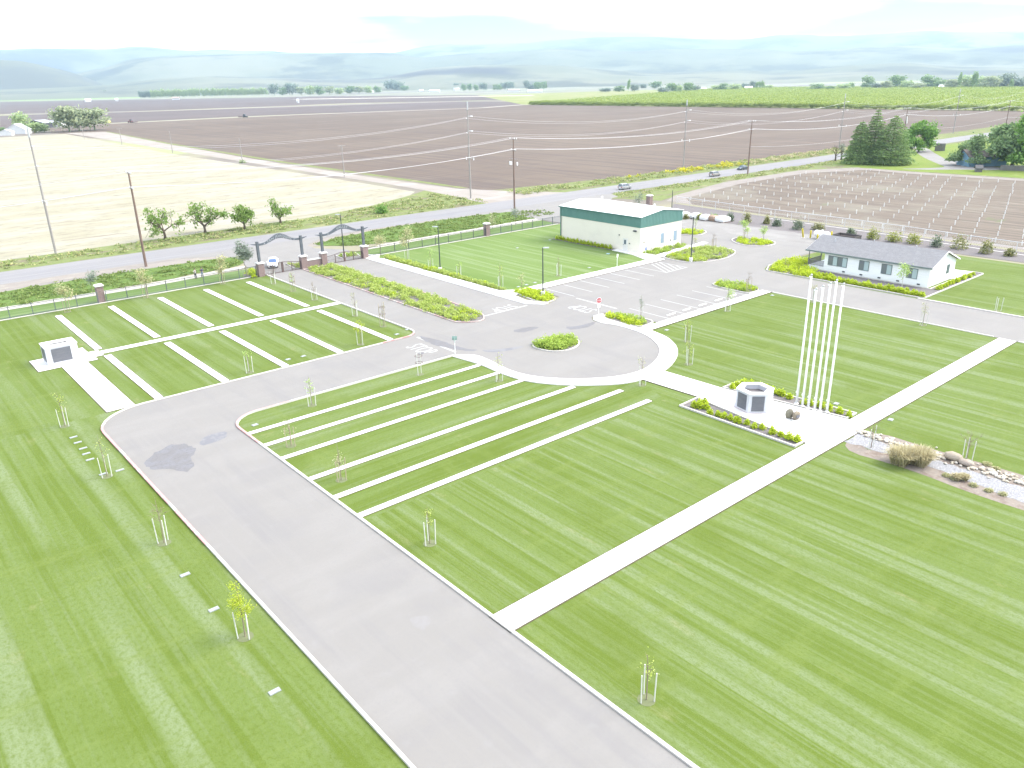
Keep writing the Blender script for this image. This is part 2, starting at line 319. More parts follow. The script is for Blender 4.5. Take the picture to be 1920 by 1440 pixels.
def smooth_loop(pts, it=2):
    for _ in range(it):
        k = len(pts); q = []
        for i in range(k):
            a, b = pts[i], pts[(i + 1) % k]
            q += [(a[0] * .75 + b[0] * .25, a[1] * .75 + b[1] * .25), (a[0] * .25 + b[0] * .75, a[1] * .25 + b[1] * .75)]
        pts = q
    return pts
def sheet(name, poly, z, m, **k): return struct(name, MB().quad(*[(p[0], p[1], z) for p in poly]), m, **k)
def px(*pts): return [g(*p) for p in pts]
def inpoly(x, y, P):
    r = np.zeros(len(x), bool); k = len(P)
    for i in range(k):
        x1, y1 = P[i]; x2, y2 = P[(i + 1) % k]
        if y1 != y2: r ^= ((y1 > y) != (y2 > y)) & (x < (x2 - x1) * (y - y1) / (y2 - y1) + x1)
    return r
def scatter(P, n, rng):
    P = np.asarray(P); lo, hi = P.min(0), P.max(0); out = np.zeros((0, 2))
    for _ in range(40):
        q = rng.uniform(lo, hi, (n * 3, 2)); out = np.vstack([out, q[inpoly(q[:, 0], q[:, 1], P)]])
        if len(out) >= n: break
    return out[:n]
RNG = np.random.default_rng(7); RPY = random.Random(5)

# ------------------------------------------------------------------ the setting: ground, fields, roads, lawns
sheet('ground', [(-4400, -4400), (12900, -4400), (12900, 12900), (-4400, 12900)], -.02, GROUND)
sheet('far_pale_field', px((0, 176), (700, 169), (1300, 160), (1920, 150), (1920, 166), (1300, 178), (760, 186), (0, 196)), .0,
      mat('far_pale_field', (.175, .185, .13), 1, [((.0016, .006, 1), (.13, .125, .12), .45, .56, .8, 4), ((.004, .01, 1), (.22, .215, .18), .5, .6, .7, 3)], .1))
sheet('far_green_field', px((0, 180), (120, 177.5), (262, 176), (264, 184), (150, 187), (0, 190)), .01, mat('green_field', (.14, .20, .075), 1, [((.004, .012, 1), (.17, .22, .10), .4, .6, .8)], .1))
sheet('far_plowed_field', px((0, 191), (300, 186), (640, 180), (860, 178.5), (1010, 178), (1100, 182), (960, 187), (640, 194), (300, 207), (0, 214)), .012, PLOW2)
sheet('middle_plowed_field', px((0, 217), (300, 208.5), (640, 196), (866, 190), (985, 192), (975, 196), (900, 201), (460, 218), (180, 232), (0, 244)), .014, PLOW2)
sheet('plowed_field', [(146, 690), (152, 407), (152, 182), (330, 181.5), (480, 184), (800, 190), (1200, 230), (1200, 300), (740, 250), (733, 832), (352, 846), (250, 843), (190, 838), (150, 790)], .016, PLOW)
for a, b, wd in (((180, 233), (460, 219), 12), ((460, 219), (900, 202.5), 13), ((900, 202.5), (985, 196), 14), ((0, 215.5), (300, 208), 16), ((300, 208), (866, 190), 18)):
    struct('field_track', MB().ribbon(px(a, b), wd, .018, .06), DIRT)
struct('field_track', MB().ribbon(px((560, 186), (760, 183), (1000, 178.8)), 60, .018, .07), mat('pale_track', (.34, .31, .26), 1))
sheet('orchard_ground', [(733, 832), (740, 250), (820, -250), (2050, -250), (1650, 1500), (1180, 1500)], .02, mat('orchard_floor', (.155, .175, .06), 1, [((.02, .02, 1), (.21, .20, .11), .45, .6, .8)], .1))
sheet('straw_field', [(-420, 181), (22, 180.5), (60, 182), (93, 183.6), (112, 189), (128, 197), (136, 205), (137, 258), (136.5, 430), (146, 640), (148, 690), (104, 686), (-420, 640)], .02, STRAW)
sheet('dirt_track', [(135, 169), (165, 169), (156, 184), (149, 200), (147.5, 237), (149.5, 330), (160, 500), (176, 690), (150, 700), (150, 640), (144, 430), (141.5, 300), (140.5, 215), (138, 188)], .024, DIRT)
sheet('verge', [(-420, 169), (139, 169), (139.5, 205), (130, 199), (112, 190), (93, 184.4), (60, 182.6), (22, 181), (-420, 181)], .022, VERGE)
sheet('verge', [(152, 169), (800, 169), (800, 190), (480, 184.5), (330, 182.5), (200, 183), (152, 190)], .023, VERGE)
sheet('track_edge', [(150, 200), (152.5, 200), (154.5, 330), (163, 500), (178, 690), (176, 690), (160, 500), (151.5, 330)], .03, VERGE)
sheet('verge', [(140, 157.5), (-420, 157.5), (-420, 149), (140, 149)], .010, SAND)
sheet('sandy_shoulder', [(-420, 150.5), (140, 150), (140, 158.8), (-420, 158.8)], .016, SAND)
sheet('sandy_shoulder', [(118, 141), (137, 149.5), (168, 151.5), (172, 158.5), (110, 158.5), (112, 150)], .020, GRAVEL)
sheet('county_road', [(-420, 158), (140, 158), (180, 157.6), (330, 157.0), (420, 157.4), (520, 158), (900, 175), (900, 186), (520, 169.6), (330, 169.4), (-420, 169.6)], .026, CROAD)
sheet('road_seam', [(-420, 163.1), (130, 163.1), (130, 163.35), (-420, 163.35)], .030, PATCH)
# south verge towards the house among the trees
sheet('verge', [(164, 152), (172, 157.2), (330, 156.8), (420, 157.2), (520, 157.6), (700, 166), (700, -60), (285, -60), (278, 80), (276, 128), (278, 137), (258, 147), (215, 147.5), (178, 140), (170, 138)], .014, VERGE)
sheet('home_lawn', [(280, 86), (277, 137), (285, 152), (330, 153.5), (420, 153.5), (420, 60), (300, 60)], .020, HLAWN)
sheet('home_drive', smooth_loop([(281, 127), (289, 120), (296, 116), (304, 122), (330, 140), (360, 156), (372, 156), (340, 138), (318, 124), (312, 110), (303, 100), (296, 100), (293, 108), (284, 118)], 2), .026, GRAVEL)
sheet('orchard_margin', [(163.5, 30), (170.5, 136.5), (180, 141.5), (214, 149), (258, 149), (278.5, 138), (275, 118), (279, 60), (279, 0), (163, 0)], .017, mat('pale_margin', (.20, .18, .165), 1, [((.3, .3, 1), (.165, .15, .135), .45, .65, .8, 6)], .1))
sheet('young_orchard_soil', [(166.3, 0), (167.5, 60), (168, 100), (170.5, 128), (178, 136), (214, 143), (250, 143), (272, 133), (270, 118), (273, 60), (273, 0)], .022, VINEG)
# cemetery ground
def lawn(poly, z, m, off):                                             # each lawn carries its own run of mower stripes
    o = sheet('lawn', [(x - off[0], y - off[1]) for x, y in poly], z, m); o.location = (*off, 0)
lawn([(-90, -110), (24.8, -110), (24.8, 84), (-90, 84)], 0., TURF_W, (3, 17))
lawn([(-90, 84), (70, 84), (70, 131.6), (-90, 131.6)], .001, TURF_Y, (37, 91))
lawn([(24.7, -110), (107, -110), (107, 31), (24.7, 31)], .002, TURF_F, (51, -23))
lawn([(24.7, 31), (63, 31), (63, 54), (59.8, 47.4), (24.7, 47.4)], .002, TURF_F, (-19, 41))
lawn([(63, 31), (107, 31), (107, 66), (62, 66)], .0025, TURF_F, (7, 133))
lawn([(107, -110), (152, -110), (152, 74.2), (120, 74.2), (107, 66)], .002, TURF_Y, (-61, 203))
sheet('lawn', [(24.7, 47.4), (60.5, 47.4), (66, 60), (56, 74), (24.7, 74)], .004, TURF_X)
sheet('lawn', [(76, 91), (114.5, 91), (114.5, 104), (127, 118), (127, 131.6), (76, 131.6)], .002, mat('mown_turf_pale', (.104, .152, .044), .95, [((.9, .02, 1), (.142, .188, .082), .47, .6, .9, 2, 7), ((.25, .02, 1), (.086, .134, .032), .48, .62, .8, 3, 7), ((.3, .3, 1), (.165, .19, .085), .58, .75, .4, 5), ((5, 3, 1), (.078, .122, .026), .46, .68, .5, 5)], .1, bump=(9., .5, .05)))
sheet('lawn', [(-90, 131.8), (56, 131.8), (56, 138.6), (36, 138), (15, 138.6), (-90, 139)], .003, mat('mown_turf_fence', (.086, .136, .034), .95, [((.02, 1.2, 1), (.128, .178, .068), .47, .6, .9, 2), ((.2, .3, 1), (.072, .116, .025), .5, .68, .6, 5)], .1, bump=(9, .5, .05)))
sheet('lawn', [(75, 131.8), (126, 131.8), (127, 138.8), (104, 139.4), (75.5, 138)], .003, MAT['mown_turf_fence'])
sheet('granite_path', [(-90, 138.2), (15, 137.9), (36, 137.4), (54, 139.2), (56, 141.6), (36, 140), (16, 140.2), (-90, 141)], .03, DG)
sheet('granite_path', [(78, 138), (104, 138.8), (128, 138.4), (134, 140.4), (136, 143), (126, 141.5), (104, 141), (84, 140.6)], .03, DG)
RS = np.random.default_rng(3)
def rough_edge(P, amp, step=1.5):
    out = []
    for i in range(len(P)):
        a = np.array(P[i]); b = np.array(P[(i + 1) % len(P)]); n = max(1, int(np.linalg.norm(b - a) / step))
        for q in range(n): out.append(tuple(a + (b - a) * q / n + RS.normal(0, amp, 2)))
    return out
STRIP_L = [(-90, 140.6), (16, 140.2), (36, 140.2), (54, 142), (58.5, 146.5), (57.2, 150.8), (52, 152), (36, 152.6), (16, 151.6), (-90, 151)]
STRIP_R = smooth_loop([(73, 149.2), (82, 141.4), (105, 141.4), (134, 141.6), (139.5, 149), (128, 154.5), (112, 156.6), (92, 156.2), (78, 153.6)], 1)
sheet('rough_grass_strip', rough_edge(STRIP_L, .35), .034, STRIPG)
sheet('rough_grass_strip', rough_edge(STRIP_R, .3), .034, STRIPG)
# drive, car park and yard: one sheet of asphalt
RING_IN = [(53.6, 73.3), (54.9, 71.6), (54.9, 68.9), (54.5, 64.5), (55.4, 61.0), (58.0, 57.7), (61.5, 55.3), (65.2, 54.6), (69.2, 55.8), (72.5, 58.0), (74.7, 60.8), (76.0, 64.0), (76.3, 68.0), (75.6, 70.6)]
RING_OUT = [(52.6, 73.5), (53.2, 68.9), (53.1, 64.5), (53.7, 60.6), (56.2, 56.7), (59.6, 53.8), (62.7, 52.6), (66.8, 52.7), (70.8, 54.2), (74.2, 56.6), (76.7, 60.0), (77.8, 63.9)]
def curve(pts, n=6):                                                    # Catmull-Rom through points
    P = [np.array(p) for p in pts]; out = []
    for i in range(len(P) - 1):
        a = P[max(i - 1, 0)]; b = P[i]; c = P[i + 1]; d = P[min(i + 2, len(P) - 1)]
        for q in range(n):
            t = q / n; out.append(tuple(.5 * (2 * b + (c - a) * t + (2 * a - 5 * b + 4 * c - d) * t * t + (3 * b - a - 3 * c + d) * t ** 3)))
    return out + [tuple(P[-1])]
RIN, ROUT = curve(RING_IN), curve(RING_OUT)
left_edge = rpoly([(14.8, -120), (14.8, 83.7, 5.2), (55.2, 83.7, 2.4), (55.2, 131.2)])
right_edge = rpoly([(24.75, -120), (24.75, 73.7, 3.2), (53.0, 73.7)])
drive = right_edge + RIN + [(75.5, 72.0), (76.6, 73.4), (79.4, 73.8), (81.2, 72.2), (81.2, 65.4), (105.9, 65.4), (105.9, -120), (117.4, -120), (117.4, 70), (118.6, 73.2), (122, 74.6), (131, 74.6), (143, 74.4),
    (143, 136), (150, 141), (164, 150), (170, 158.2), (136, 158.2), (127.3, 150), (127.3, 96), (113, 96), (113, 90), (82, 90), (81, 84.5), (77, 82.6), (74.6, 85), (74.6, 131),
    (75.2, 136), (76.5, 141.2), (72.6, 147), (72.8, 151), (78, 155.5), (90, 158.4), (48, 158.4), (56.5, 152.4), (57.4, 147), (55.3, 141), (55.2, 131.2)] + left_edge[::-1][1:]
sheet('asphalt_drive', drive, .04, ASPHALT)
sheet('gravel_yard', rough_edge([(142, 74.8), (153, 74.8), (152.3, 90), (152, 122), (150.5, 136), (143, 133), (141, 118), (142.5, 95)], .25), .044, GRAVEL)
P_ = lambda pts: px(*[(40 + x / 4.8, 620 + y / 4.8) for x, y in pts])
sheet('asphalt_patch', rough_edge(P_([(1105, 1195), (1200, 1105), (1340, 1030), (1470, 1020), (1575, 1062), (1545, 1130), (1528, 1165), (1560, 1225), (1500, 1272), (1300, 1252), (1160, 1248)]), .07, .35), .046, PATCH)
sheet('asphalt_patch', rough_edge(smooth_loop(P_([(1590, 1030), (1640, 965), (1740, 925), (1850, 905), (1850, 965), (1760, 1000), (1660, 1032)]), 1), .05, .4), .046, mat('asphalt_patch_faint', (.130, .130, .14), .9, [((1, 1, 1), (.16, .16, .165), .45, .6, .9, 5)]))
for pp, mm in (([(786, 630), (800, 633), (830, 640), (858, 650), (880, 656), (900, 656), (880, 660), (850, 655), (815, 648), (792, 638)], PATCH),
               ([(958, 621), (985, 614), (1012, 613), (1005, 618), (975, 625)], PATCH), ([(1055, 614), (1085, 612), (1120, 602), (1110, 612), (1075, 620)], PATCH),
               ([(900, 657), (940, 655), (990, 648), (960, 658), (915, 661)], MAT['asphalt_patch_faint'])):
    sheet('asphalt_patch', rough_edge(smooth_loop(px(*pp), 1), .06, .5), .046, mm)
sheet('asphalt_patch', rough_edge(smooth_loop(px((766, 1163), (784, 1156), (806, 1156), (810, 1166), (797, 1182), (782, 1180)), 1), .05, .3), .046, mat('pale_scuff', (.178, .173, .17), .9, [((3, 3, 1), (.172, .166, .16), .42, .58, .95, 6)]))
# kerbs
struct('kerb', MB().ribbon(left_edge, .19, 0, .15, off=.095), KERB); struct('kerb', MB().ribbon(right_edge, .22, 0, .15, off=-.11), KERB)
def along(P, a, b):
    out = []; d = 0
    for i in range(len(P) - 1):
        l = math.dist(P[i], P[i + 1]); n = max(1, int(l / .4))
        for q in range(n):
            t = d + l * q / n
            if a <= t <= b: out.append((P[i][0] + (P[i + 1][0] - P[i][0]) * q / n, P[i][1] + (P[i + 1][1] - P[i][1]) * q / n))
        d += l
    return out
for a, b, P, o in ((172, 178.5, left_edge, .15), (180, 192, left_edge, .15), (193, 201, left_edge, .15), (235.5, 242, left_edge, .15), (186, 199.5, right_edge, -.14)):
    struct('painted_kerb', MB().ribbon(along(P, a, b), .23, .05, .156, off=o * .72), REDK)
struct('kerb', MB().ribbon([(117.4, -120), (117.4, 47)], .3, 0, .15, off=-.15), KERB); struct('kerb', MB().ribbon([(105.9, 63.6), (105.9, 32.6)], .2, 0, .10, off=.1), KERB)
struct('kerb', MB().ribbon([(105.9, 29.8), (105.9, -120)], .2, 0, .10, off=.1), KERB)
# concrete paths and burial-row strips, each with a thin dark brown edge
def path(poly, z=.06, name='concrete_path', edge=True, m=CONC):
    if edge:
        P = [np.array(p) for p in poly]; c = sum(P) / len(P)
        struct('dark_edge', MB().ribbon(list(poly), .17, -.01, z - .035, closed=True), EDGING)
    mb = MB().prism(poly, -.01, z, bottom=False); return struct(name, mb, m)
R4 = lambda x0, y0, x1, y1: [(x0, y0), (x1, y0), (x1, y1), (x0, y1)]
path(R4(24.78, 30.0, 105.88, 31.95), .075)
for x1, y0, y1 in ((53.05, 68.5, 69.1), (53.1, 64.95, 65.55), (54.0, 61.3, 61.9), (56.2, 56.0, 56.62), (59.1, 51.75, 52.38), (59.1, 47.9, 48.54)):
    path([(24.78, y0), (x1, y0), (x1, y1), (24.78, y1)], .055, 'concrete_row_strip')
for k in range(5): path(R4(21.15 + 7.27 * k, 107.2, 22.0 + 7.27 * k, 128.7), .055, 'concrete_row_strip')
for k in range(5): path(R4(21.3 + 7.27 * k, 84.4, 22.15 + 7.27 * k, 103.8), .055, 'concrete_row_strip')
path(R4(20.6, 104.9, 55.1, 106.15), .062); path(R4(16.4, 84.0, 19.2, 102.85), .064)
path([(13.9, 102.9), (20.4, 102.9), (20.4, 104.2), (21.4, 104.2), (21.4, 106.7), (20.2, 106.7), (20.2, 109.3), (15.6, 109.3), (15.6, 108.0), (13.9, 108.0)], .07)
path(RIN[::1] + [(75.9, 72.4), (77.2, 73.6), (79.0, 73.5), (78.1, 72.3), (77.2, 70.6), (77.4, 66.0)] + ROUT[::-1], .11, edge=False)
path([(63.1, 52.6), (63.4, 45.1), (63.2, 44.8), (61.4, 32.0), (69.0, 32.0), (67.2, 44.9), (66.9, 52.7)], .095)
path(R4(77.5, 63.8, 105.85, 65.35), .12); path([(77.0, 90.05), (113, 90.05), (113, 92.1), (79.2, 92.3), (77.0, 94)], .12)
path([(110.2, 92.15), (116, 92.1), (131, 93.9), (131, 95.2), (126.2, 94.6), (126.2, 95.2), (114.6, 93.6), (114.0, 102.6), (112.4, 102.6), (112.0, 97)], .11, edge=False)
path([(74.65, 131), (74.65, 85.2), (76.2, 83.1), (77.4, 83.0), (76.0, 86.5), (76.95, 91), (76.95, 127.8), (76.2, 128.4), (78.6, 132.2), (76.5, 133.5)], .125, edge=False)
path([(133.2, 50.9), (133.2, 47.9), (140.6, 47.9), (140.0, 51.0)], .06); path([(152.2, 70.3), (150.6, 73.8), (149.4, 73.6), (150.8, 70.1)], .03)
struct('mow_kerb', MB().ribbon([(-90, 131.9), (54, 131.9)], .35, 0, .06), KERB); struct('mow_kerb', MB().ribbon([(76, 131.9), (126, 131.9)], .35, 0, .06), KERB)
# markings
def lines(segs, wd, z=.0455, name='painted_line'):
    for a, b in segs: struct(name, MB().ribbon([a, b], wd, .043, z), PAINT)
lines([((x, 65.6), (x, 72.8)) for x in (83.75, 87.2, 90.75, 94.5, 98.25, 101.9)], .17)
lines([((x, 83.2), (x, 89.6)) for x in (83.0, 86.85, 90.7, 94.3, 98.0, 101.6, 105.0, 110.6)], .17)
lines([((105.0, 83.4), (110.6, 83.4))] + [((105.2 + 1.05 * k, 83.6), (min(108.4 + 1.05 * k, 110.5), 83.6 + 5.8 * min(1, (110.5 - 105.2 - 1.05 * k) / 3.2))) for k in range(5)], .24)
lines([((65.6, 84.4), (74.4, 84.4)), ((53.9, 74.5), (53.9, 82.9)), ((82.4, 74.0), (82.4, 82.2))], .34)
def roadword(txt, x, y, rz, sc):
    cu = bpy.data.curves.new('word', 'FONT'); cu.body = txt; cu.size = sc; cu.align_x = 'CENTER'; cu.extrude = .001
    o = bpy.data.objects.new('painted_word', cu); COL.objects.link(o); bpy.context.view_layer.update()
    me = bpy.data.meshes.new_from_object(o.evaluated_get(bpy.context.evaluated_depsgraph_get())); bpy.data.objects.remove(o)
    me.materials.clear(); me.materials.append(PAINT); o = bpy.data.objects.new('painted_word', me); COL.objects.link(o); o['kind'] = 'structure'
    o.location = (x, y, .046); o.rotation_euler = (0, 0, rz); o.scale = (.75, 1.5, 1)
roadword('STOP', 50.4, 78.4, rad(-90), 2.3); roadword('STOP', 80.0, 77.4, rad(90), 2.3); roadword('STOP', 70.9, 86.6, rad(180), 2.3)
PKERB = mat('faded_pink_kerb', (.34, .235, .22), .8, [((.5, .5, 1), (.42, .39, .36), .45, .6, .85, 5)], .2)
# planting beds: kerb ring and bark floor
def bed(poly, kerb=True, z=.10, red=False):
    if kerb: struct('bed_kerb', MB().ribbon(poly, .16, 0, .17, closed=True), PKERB if red else KERB)
    sheet('planting_bed', poly, z, MULCH); return poly
MEDIAN = bed(rpoly([(61.7, 130.6), (61.5, 84.4, 1.8), (64.6, 82.2, 1.6), (66.6, 85.0, 2), (67.7, 98, 8), (67.7, 130.6)]), red=True)
BED_L = bed([(76.98, 128.2), (78.8, 130.4), (78.9, 114.6), (78.6, 102.2), (78.2, 92.4), (76.98, 94)], False, .06)
BED2 = bed(rpoly([(78.0, 91.9, .5), (76.9, 86.0, 1), (77.0, 83.3, .9), (79.6, 83.7, 1.2), (80.9, 87.0, 1.5), (80.6, 91.8, .4)]))
CIRC = bed(smooth_loop([(62.3, 70.0), (64.6, 70.9), (67.2, 70.3), (68.3, 68.2), (67.2, 66.2), (64.7, 65.2), (62.5, 66.0), (61.8, 68.4)], 2))
ISL_A = bed(smooth_loop([(77.5, 72.2), (78.8, 72.7), (80.9, 71.3), (81.2, 68.5), (81.1, 65.9), (79.2, 65.6), (77.6, 65.8), (77.3, 69.5)], 1))
ISL_B = bed(smooth_loop([(103.0, 73.0), (105.4, 73.0), (107.6, 70.4), (106.7, 67.5), (105.6, 65.6), (104.0, 65.6), (102.5, 65.8)], 2))
ISL_C = bed(smooth_loop([(113.6, 90.8), (114.8, 92.0), (121, 93.0), (128.2, 92.8), (128.9, 86.2), (125.4, 83.7), (119.6, 82.6), (113.4, 84.6)], 2))
ISL_D = bed(smooth_loop([(136.6, 93.0), (140.6, 92.2), (141.6, 86.9), (139.6, 83.8), (135.5, 83.6), (133.1, 87.9)], 2))
ISL_E = bed(smooth_loop([(133.4, 104), (137, 106.8), (140.6, 105), (141.2, 101.6), (138, 100.2), (135.0, 100.4)], 2))
BED_H = bed(rpoly([(117.8, 72.3, 1.2), (121.6, 74.2, .8), (130.4, 74.0, .5), (130.4, 69.6), (124.2, 69.6), (124.2, 48.1), (140.2, 48.1), (140.2, 46.4, .5), (118.1, 46.4, .8)]), True, .06)
BED_B = bed([(114.15, 96.8), (125.9, 96.8), (126.1, 94.8), (114.6, 93.7)], False, .06)
BED_HG = bed([(112.4, 119.6), (113.9, 119.6), (113.9, 102.8), (112.4, 102.8)], False, .04)
BED_MN = bed([(60.1, 45.1), (63.0, 45.2), (61.3, 32.3), (60.0, 32.3)], True, .05)
BED_MF = bed([(67.4, 45.1), (69.8, 45.1), (70.9, 32.3), (69.2, 32.3)], True, .05)
BED_F = bed([(153, 122), (168, 132), (166, 101), (164.6, 70), (162.6, 48), (160, -60), (152.2, -60), (153.4, 48), (152.6, 74), (152.2, 90)], False, .03)
BED_G1 = bed(px((456, 517), (478, 522), (483, 507), (470, 505)), False, .05)
BED_G2 = bed([(71.5, 134.0), (75.0, 133.4), (76.0, 137.0), (71.8, 137.0)], True, .06)
BED_G3 = bed([(61.0, 132.6), (62.0, 131.4), (63.4, 132.6), (63.4, 136.5), (61.6, 137.2)], True, .06)
# dry creek
sheet('creek_soil', smooth_loop([(62.3, 29.8), (68.5, 29.8), (68.3, 24), (68.9, 16.8), (68.4, 5), (69.5, -30), (62.5, -30), (63.2, 8), (62.4, 17.5), (63.2, 24)], 2), .010, CREEKS)
sheet('gravel_bed', rough_edge([(64.2, 29.9), (66.8, 29.9), (66.4, 26.0), (66.5, 21.0), (66.4, 14), (66.2, 0), (66.6, -30), (63.6, -30), (64.0, 5), (63.9, 16.5), (64.8, 21.5), (64.7, 25.6)], .10, .5), .02, CREEKG)

# ------------------------------------------------------------------ hills: height fields behind one another
def hills(name, prof, r0, m, seed, thick=.30, amp=.10, az0=-8, az1=112, base=-3.):
    A = []; T = []
    for p in prof:
        v = ray(*p); A.append(math.degrees(math.atan2(v[1], v[0]))); T.append(v[2] / math.hypot(v[0], v[1]))
    o = np.argsort(A); A = np.array(A)[o]; T = np.array(T)[o]
    na, nr = 420, 46; az = np.linspace(az0, az1, na); rr = r0 * (1 - thick + (thick * 1.75) * np.linspace(0, 1, nr))
    ridge = CAM_H + r0 * np.interp(az, A, T); rg = np.random.default_rng(seed)
    k = np.ones(5) / 5; ridge = np.convolve(np.pad(ridge, 2, 'edge'), k, 'valid')
    t = np.linspace(0, 1.75, nr); sh = np.where(t <= 1, np.sin(np.clip(t, 0, 1) * math.pi / 2) ** 1.35, np.clip(1 - (t - 1) * 1.1, 0, 1))
    def fbm(x, y):
        s = np.zeros_like(x); a = 1.
        for q in range(5):
            for _ in range(3):
                th = rg.uniform(0, math.pi); f = 2 ** q * rg.uniform(.7, 1.3); s += a * np.abs(np.sin((x * math.cos(th) + y * math.sin(th)) * f + rg.uniform(0, 6.28)))
            a *= .52
        return s / 5 - .55
    AZ, RR = np.meshgrid(np.radians(az), rr, indexing='ij'); X = RR * np.cos(AZ); Y = RR * np.sin(AZ)
    n = fbm(X / 620, Y / 620); Z = ridge[:, None] * sh[None, :]; w_ = sh * np.where(t <= 1, (1 - t) ** .6 * 1.6, .6)
    Z = Z + n * w_[None, :] * amp * np.abs(ridge[:, None]) * 1.6 + base * (sh[None, :] < .02)
    Z[:, 0] = base; Z[:, -1] = base
    mb = MB(); mb.v = list(map(tuple, np.stack([X, Y, Z], -1).reshape(-1, 3).tolist()))
    mb.f = [(i * nr + j, i * nr + j + 1, (i + 1) * nr + j + 1, (i + 1) * nr + j) for i in range(na - 1) for j in range(nr - 1)]
    return struct(name, mb, m, True)
HG = [((.0007, .0007, .001), (.16, .158, .118), .45, .6, .8, 6), ((.0022, .0022, .003), (.066, .070, .062), .48, .62, .85, 6), ((.0009, .0004, .001), (.055, .055, .065), .52, .64, .85, 4)]
HILL = mat('grassy_hill', (.112, .118, .088), 1, HG, .05)
HILL_SHADED = mat('cloud_shaded_hill', (.075, .075, .065), 1, [((.001, .001, .001), (.10, .10, .07), .45, .6, .8, 6)], .05)  # cloud shadow over the left hill, put into its colour
hills('hills', [(-900, 96), (0, 96), (60, 95), (130, 97), (210, 95), (250, 89), (290, 90), (340, 95), (400, 93), (500, 98), (560, 101), (640, 105), (740, 100), (780, 90), (830, 85), (900, 86), (1000, 82), (1050, 77), (1100, 74), (1170, 71), (1230, 71), (1300, 75), (1400, 76), (1460, 67), (1500, 68), (1560, 71), (1650, 66), (1740, 62), (1800, 64), (1850, 63), (1920, 58), (2600, 50)], 9600, HILL, 1, .22, .16)
hills('hills', [(-900, 170), (0, 160), (100, 154), (150, 139), (200, 131), (240, 117), (300, 111), (400, 109), (500, 105), (640, 101), (740, 102), (790, 112), (850, 106), (950, 100), (1050, 95), (1200, 97), (1300, 94), (1400, 92), (1500, 98), (1600, 90), (1700, 88), (1800, 92), (1920, 85), (2600, 80)], 6900, HILL, 2, .28, .26)
hills('hills', [(-900, 120), (-200, 108), (0, 113), (30, 113), (60, 118), (100, 128), (145, 138), (175, 152), (220, 166), (400, 175), (2600, 160)], 5900, HILL_SHADED, 3, .2, .08)
hills('hills', [(-900, 178), (0, 168), (200, 161), (300, 150), (400, 146), (500, 148), (640, 150), (720, 146), (800, 130), (880, 125), (1000, 123), (1080, 128), (1150, 134), (1220, 138), (1330, 134), (1400, 132), (1450, 137), (1520, 130), (1600, 122), (1700, 119), (1780, 126), (1920, 128), (2600, 125)], 5100, HILL, 4, .34, .34)

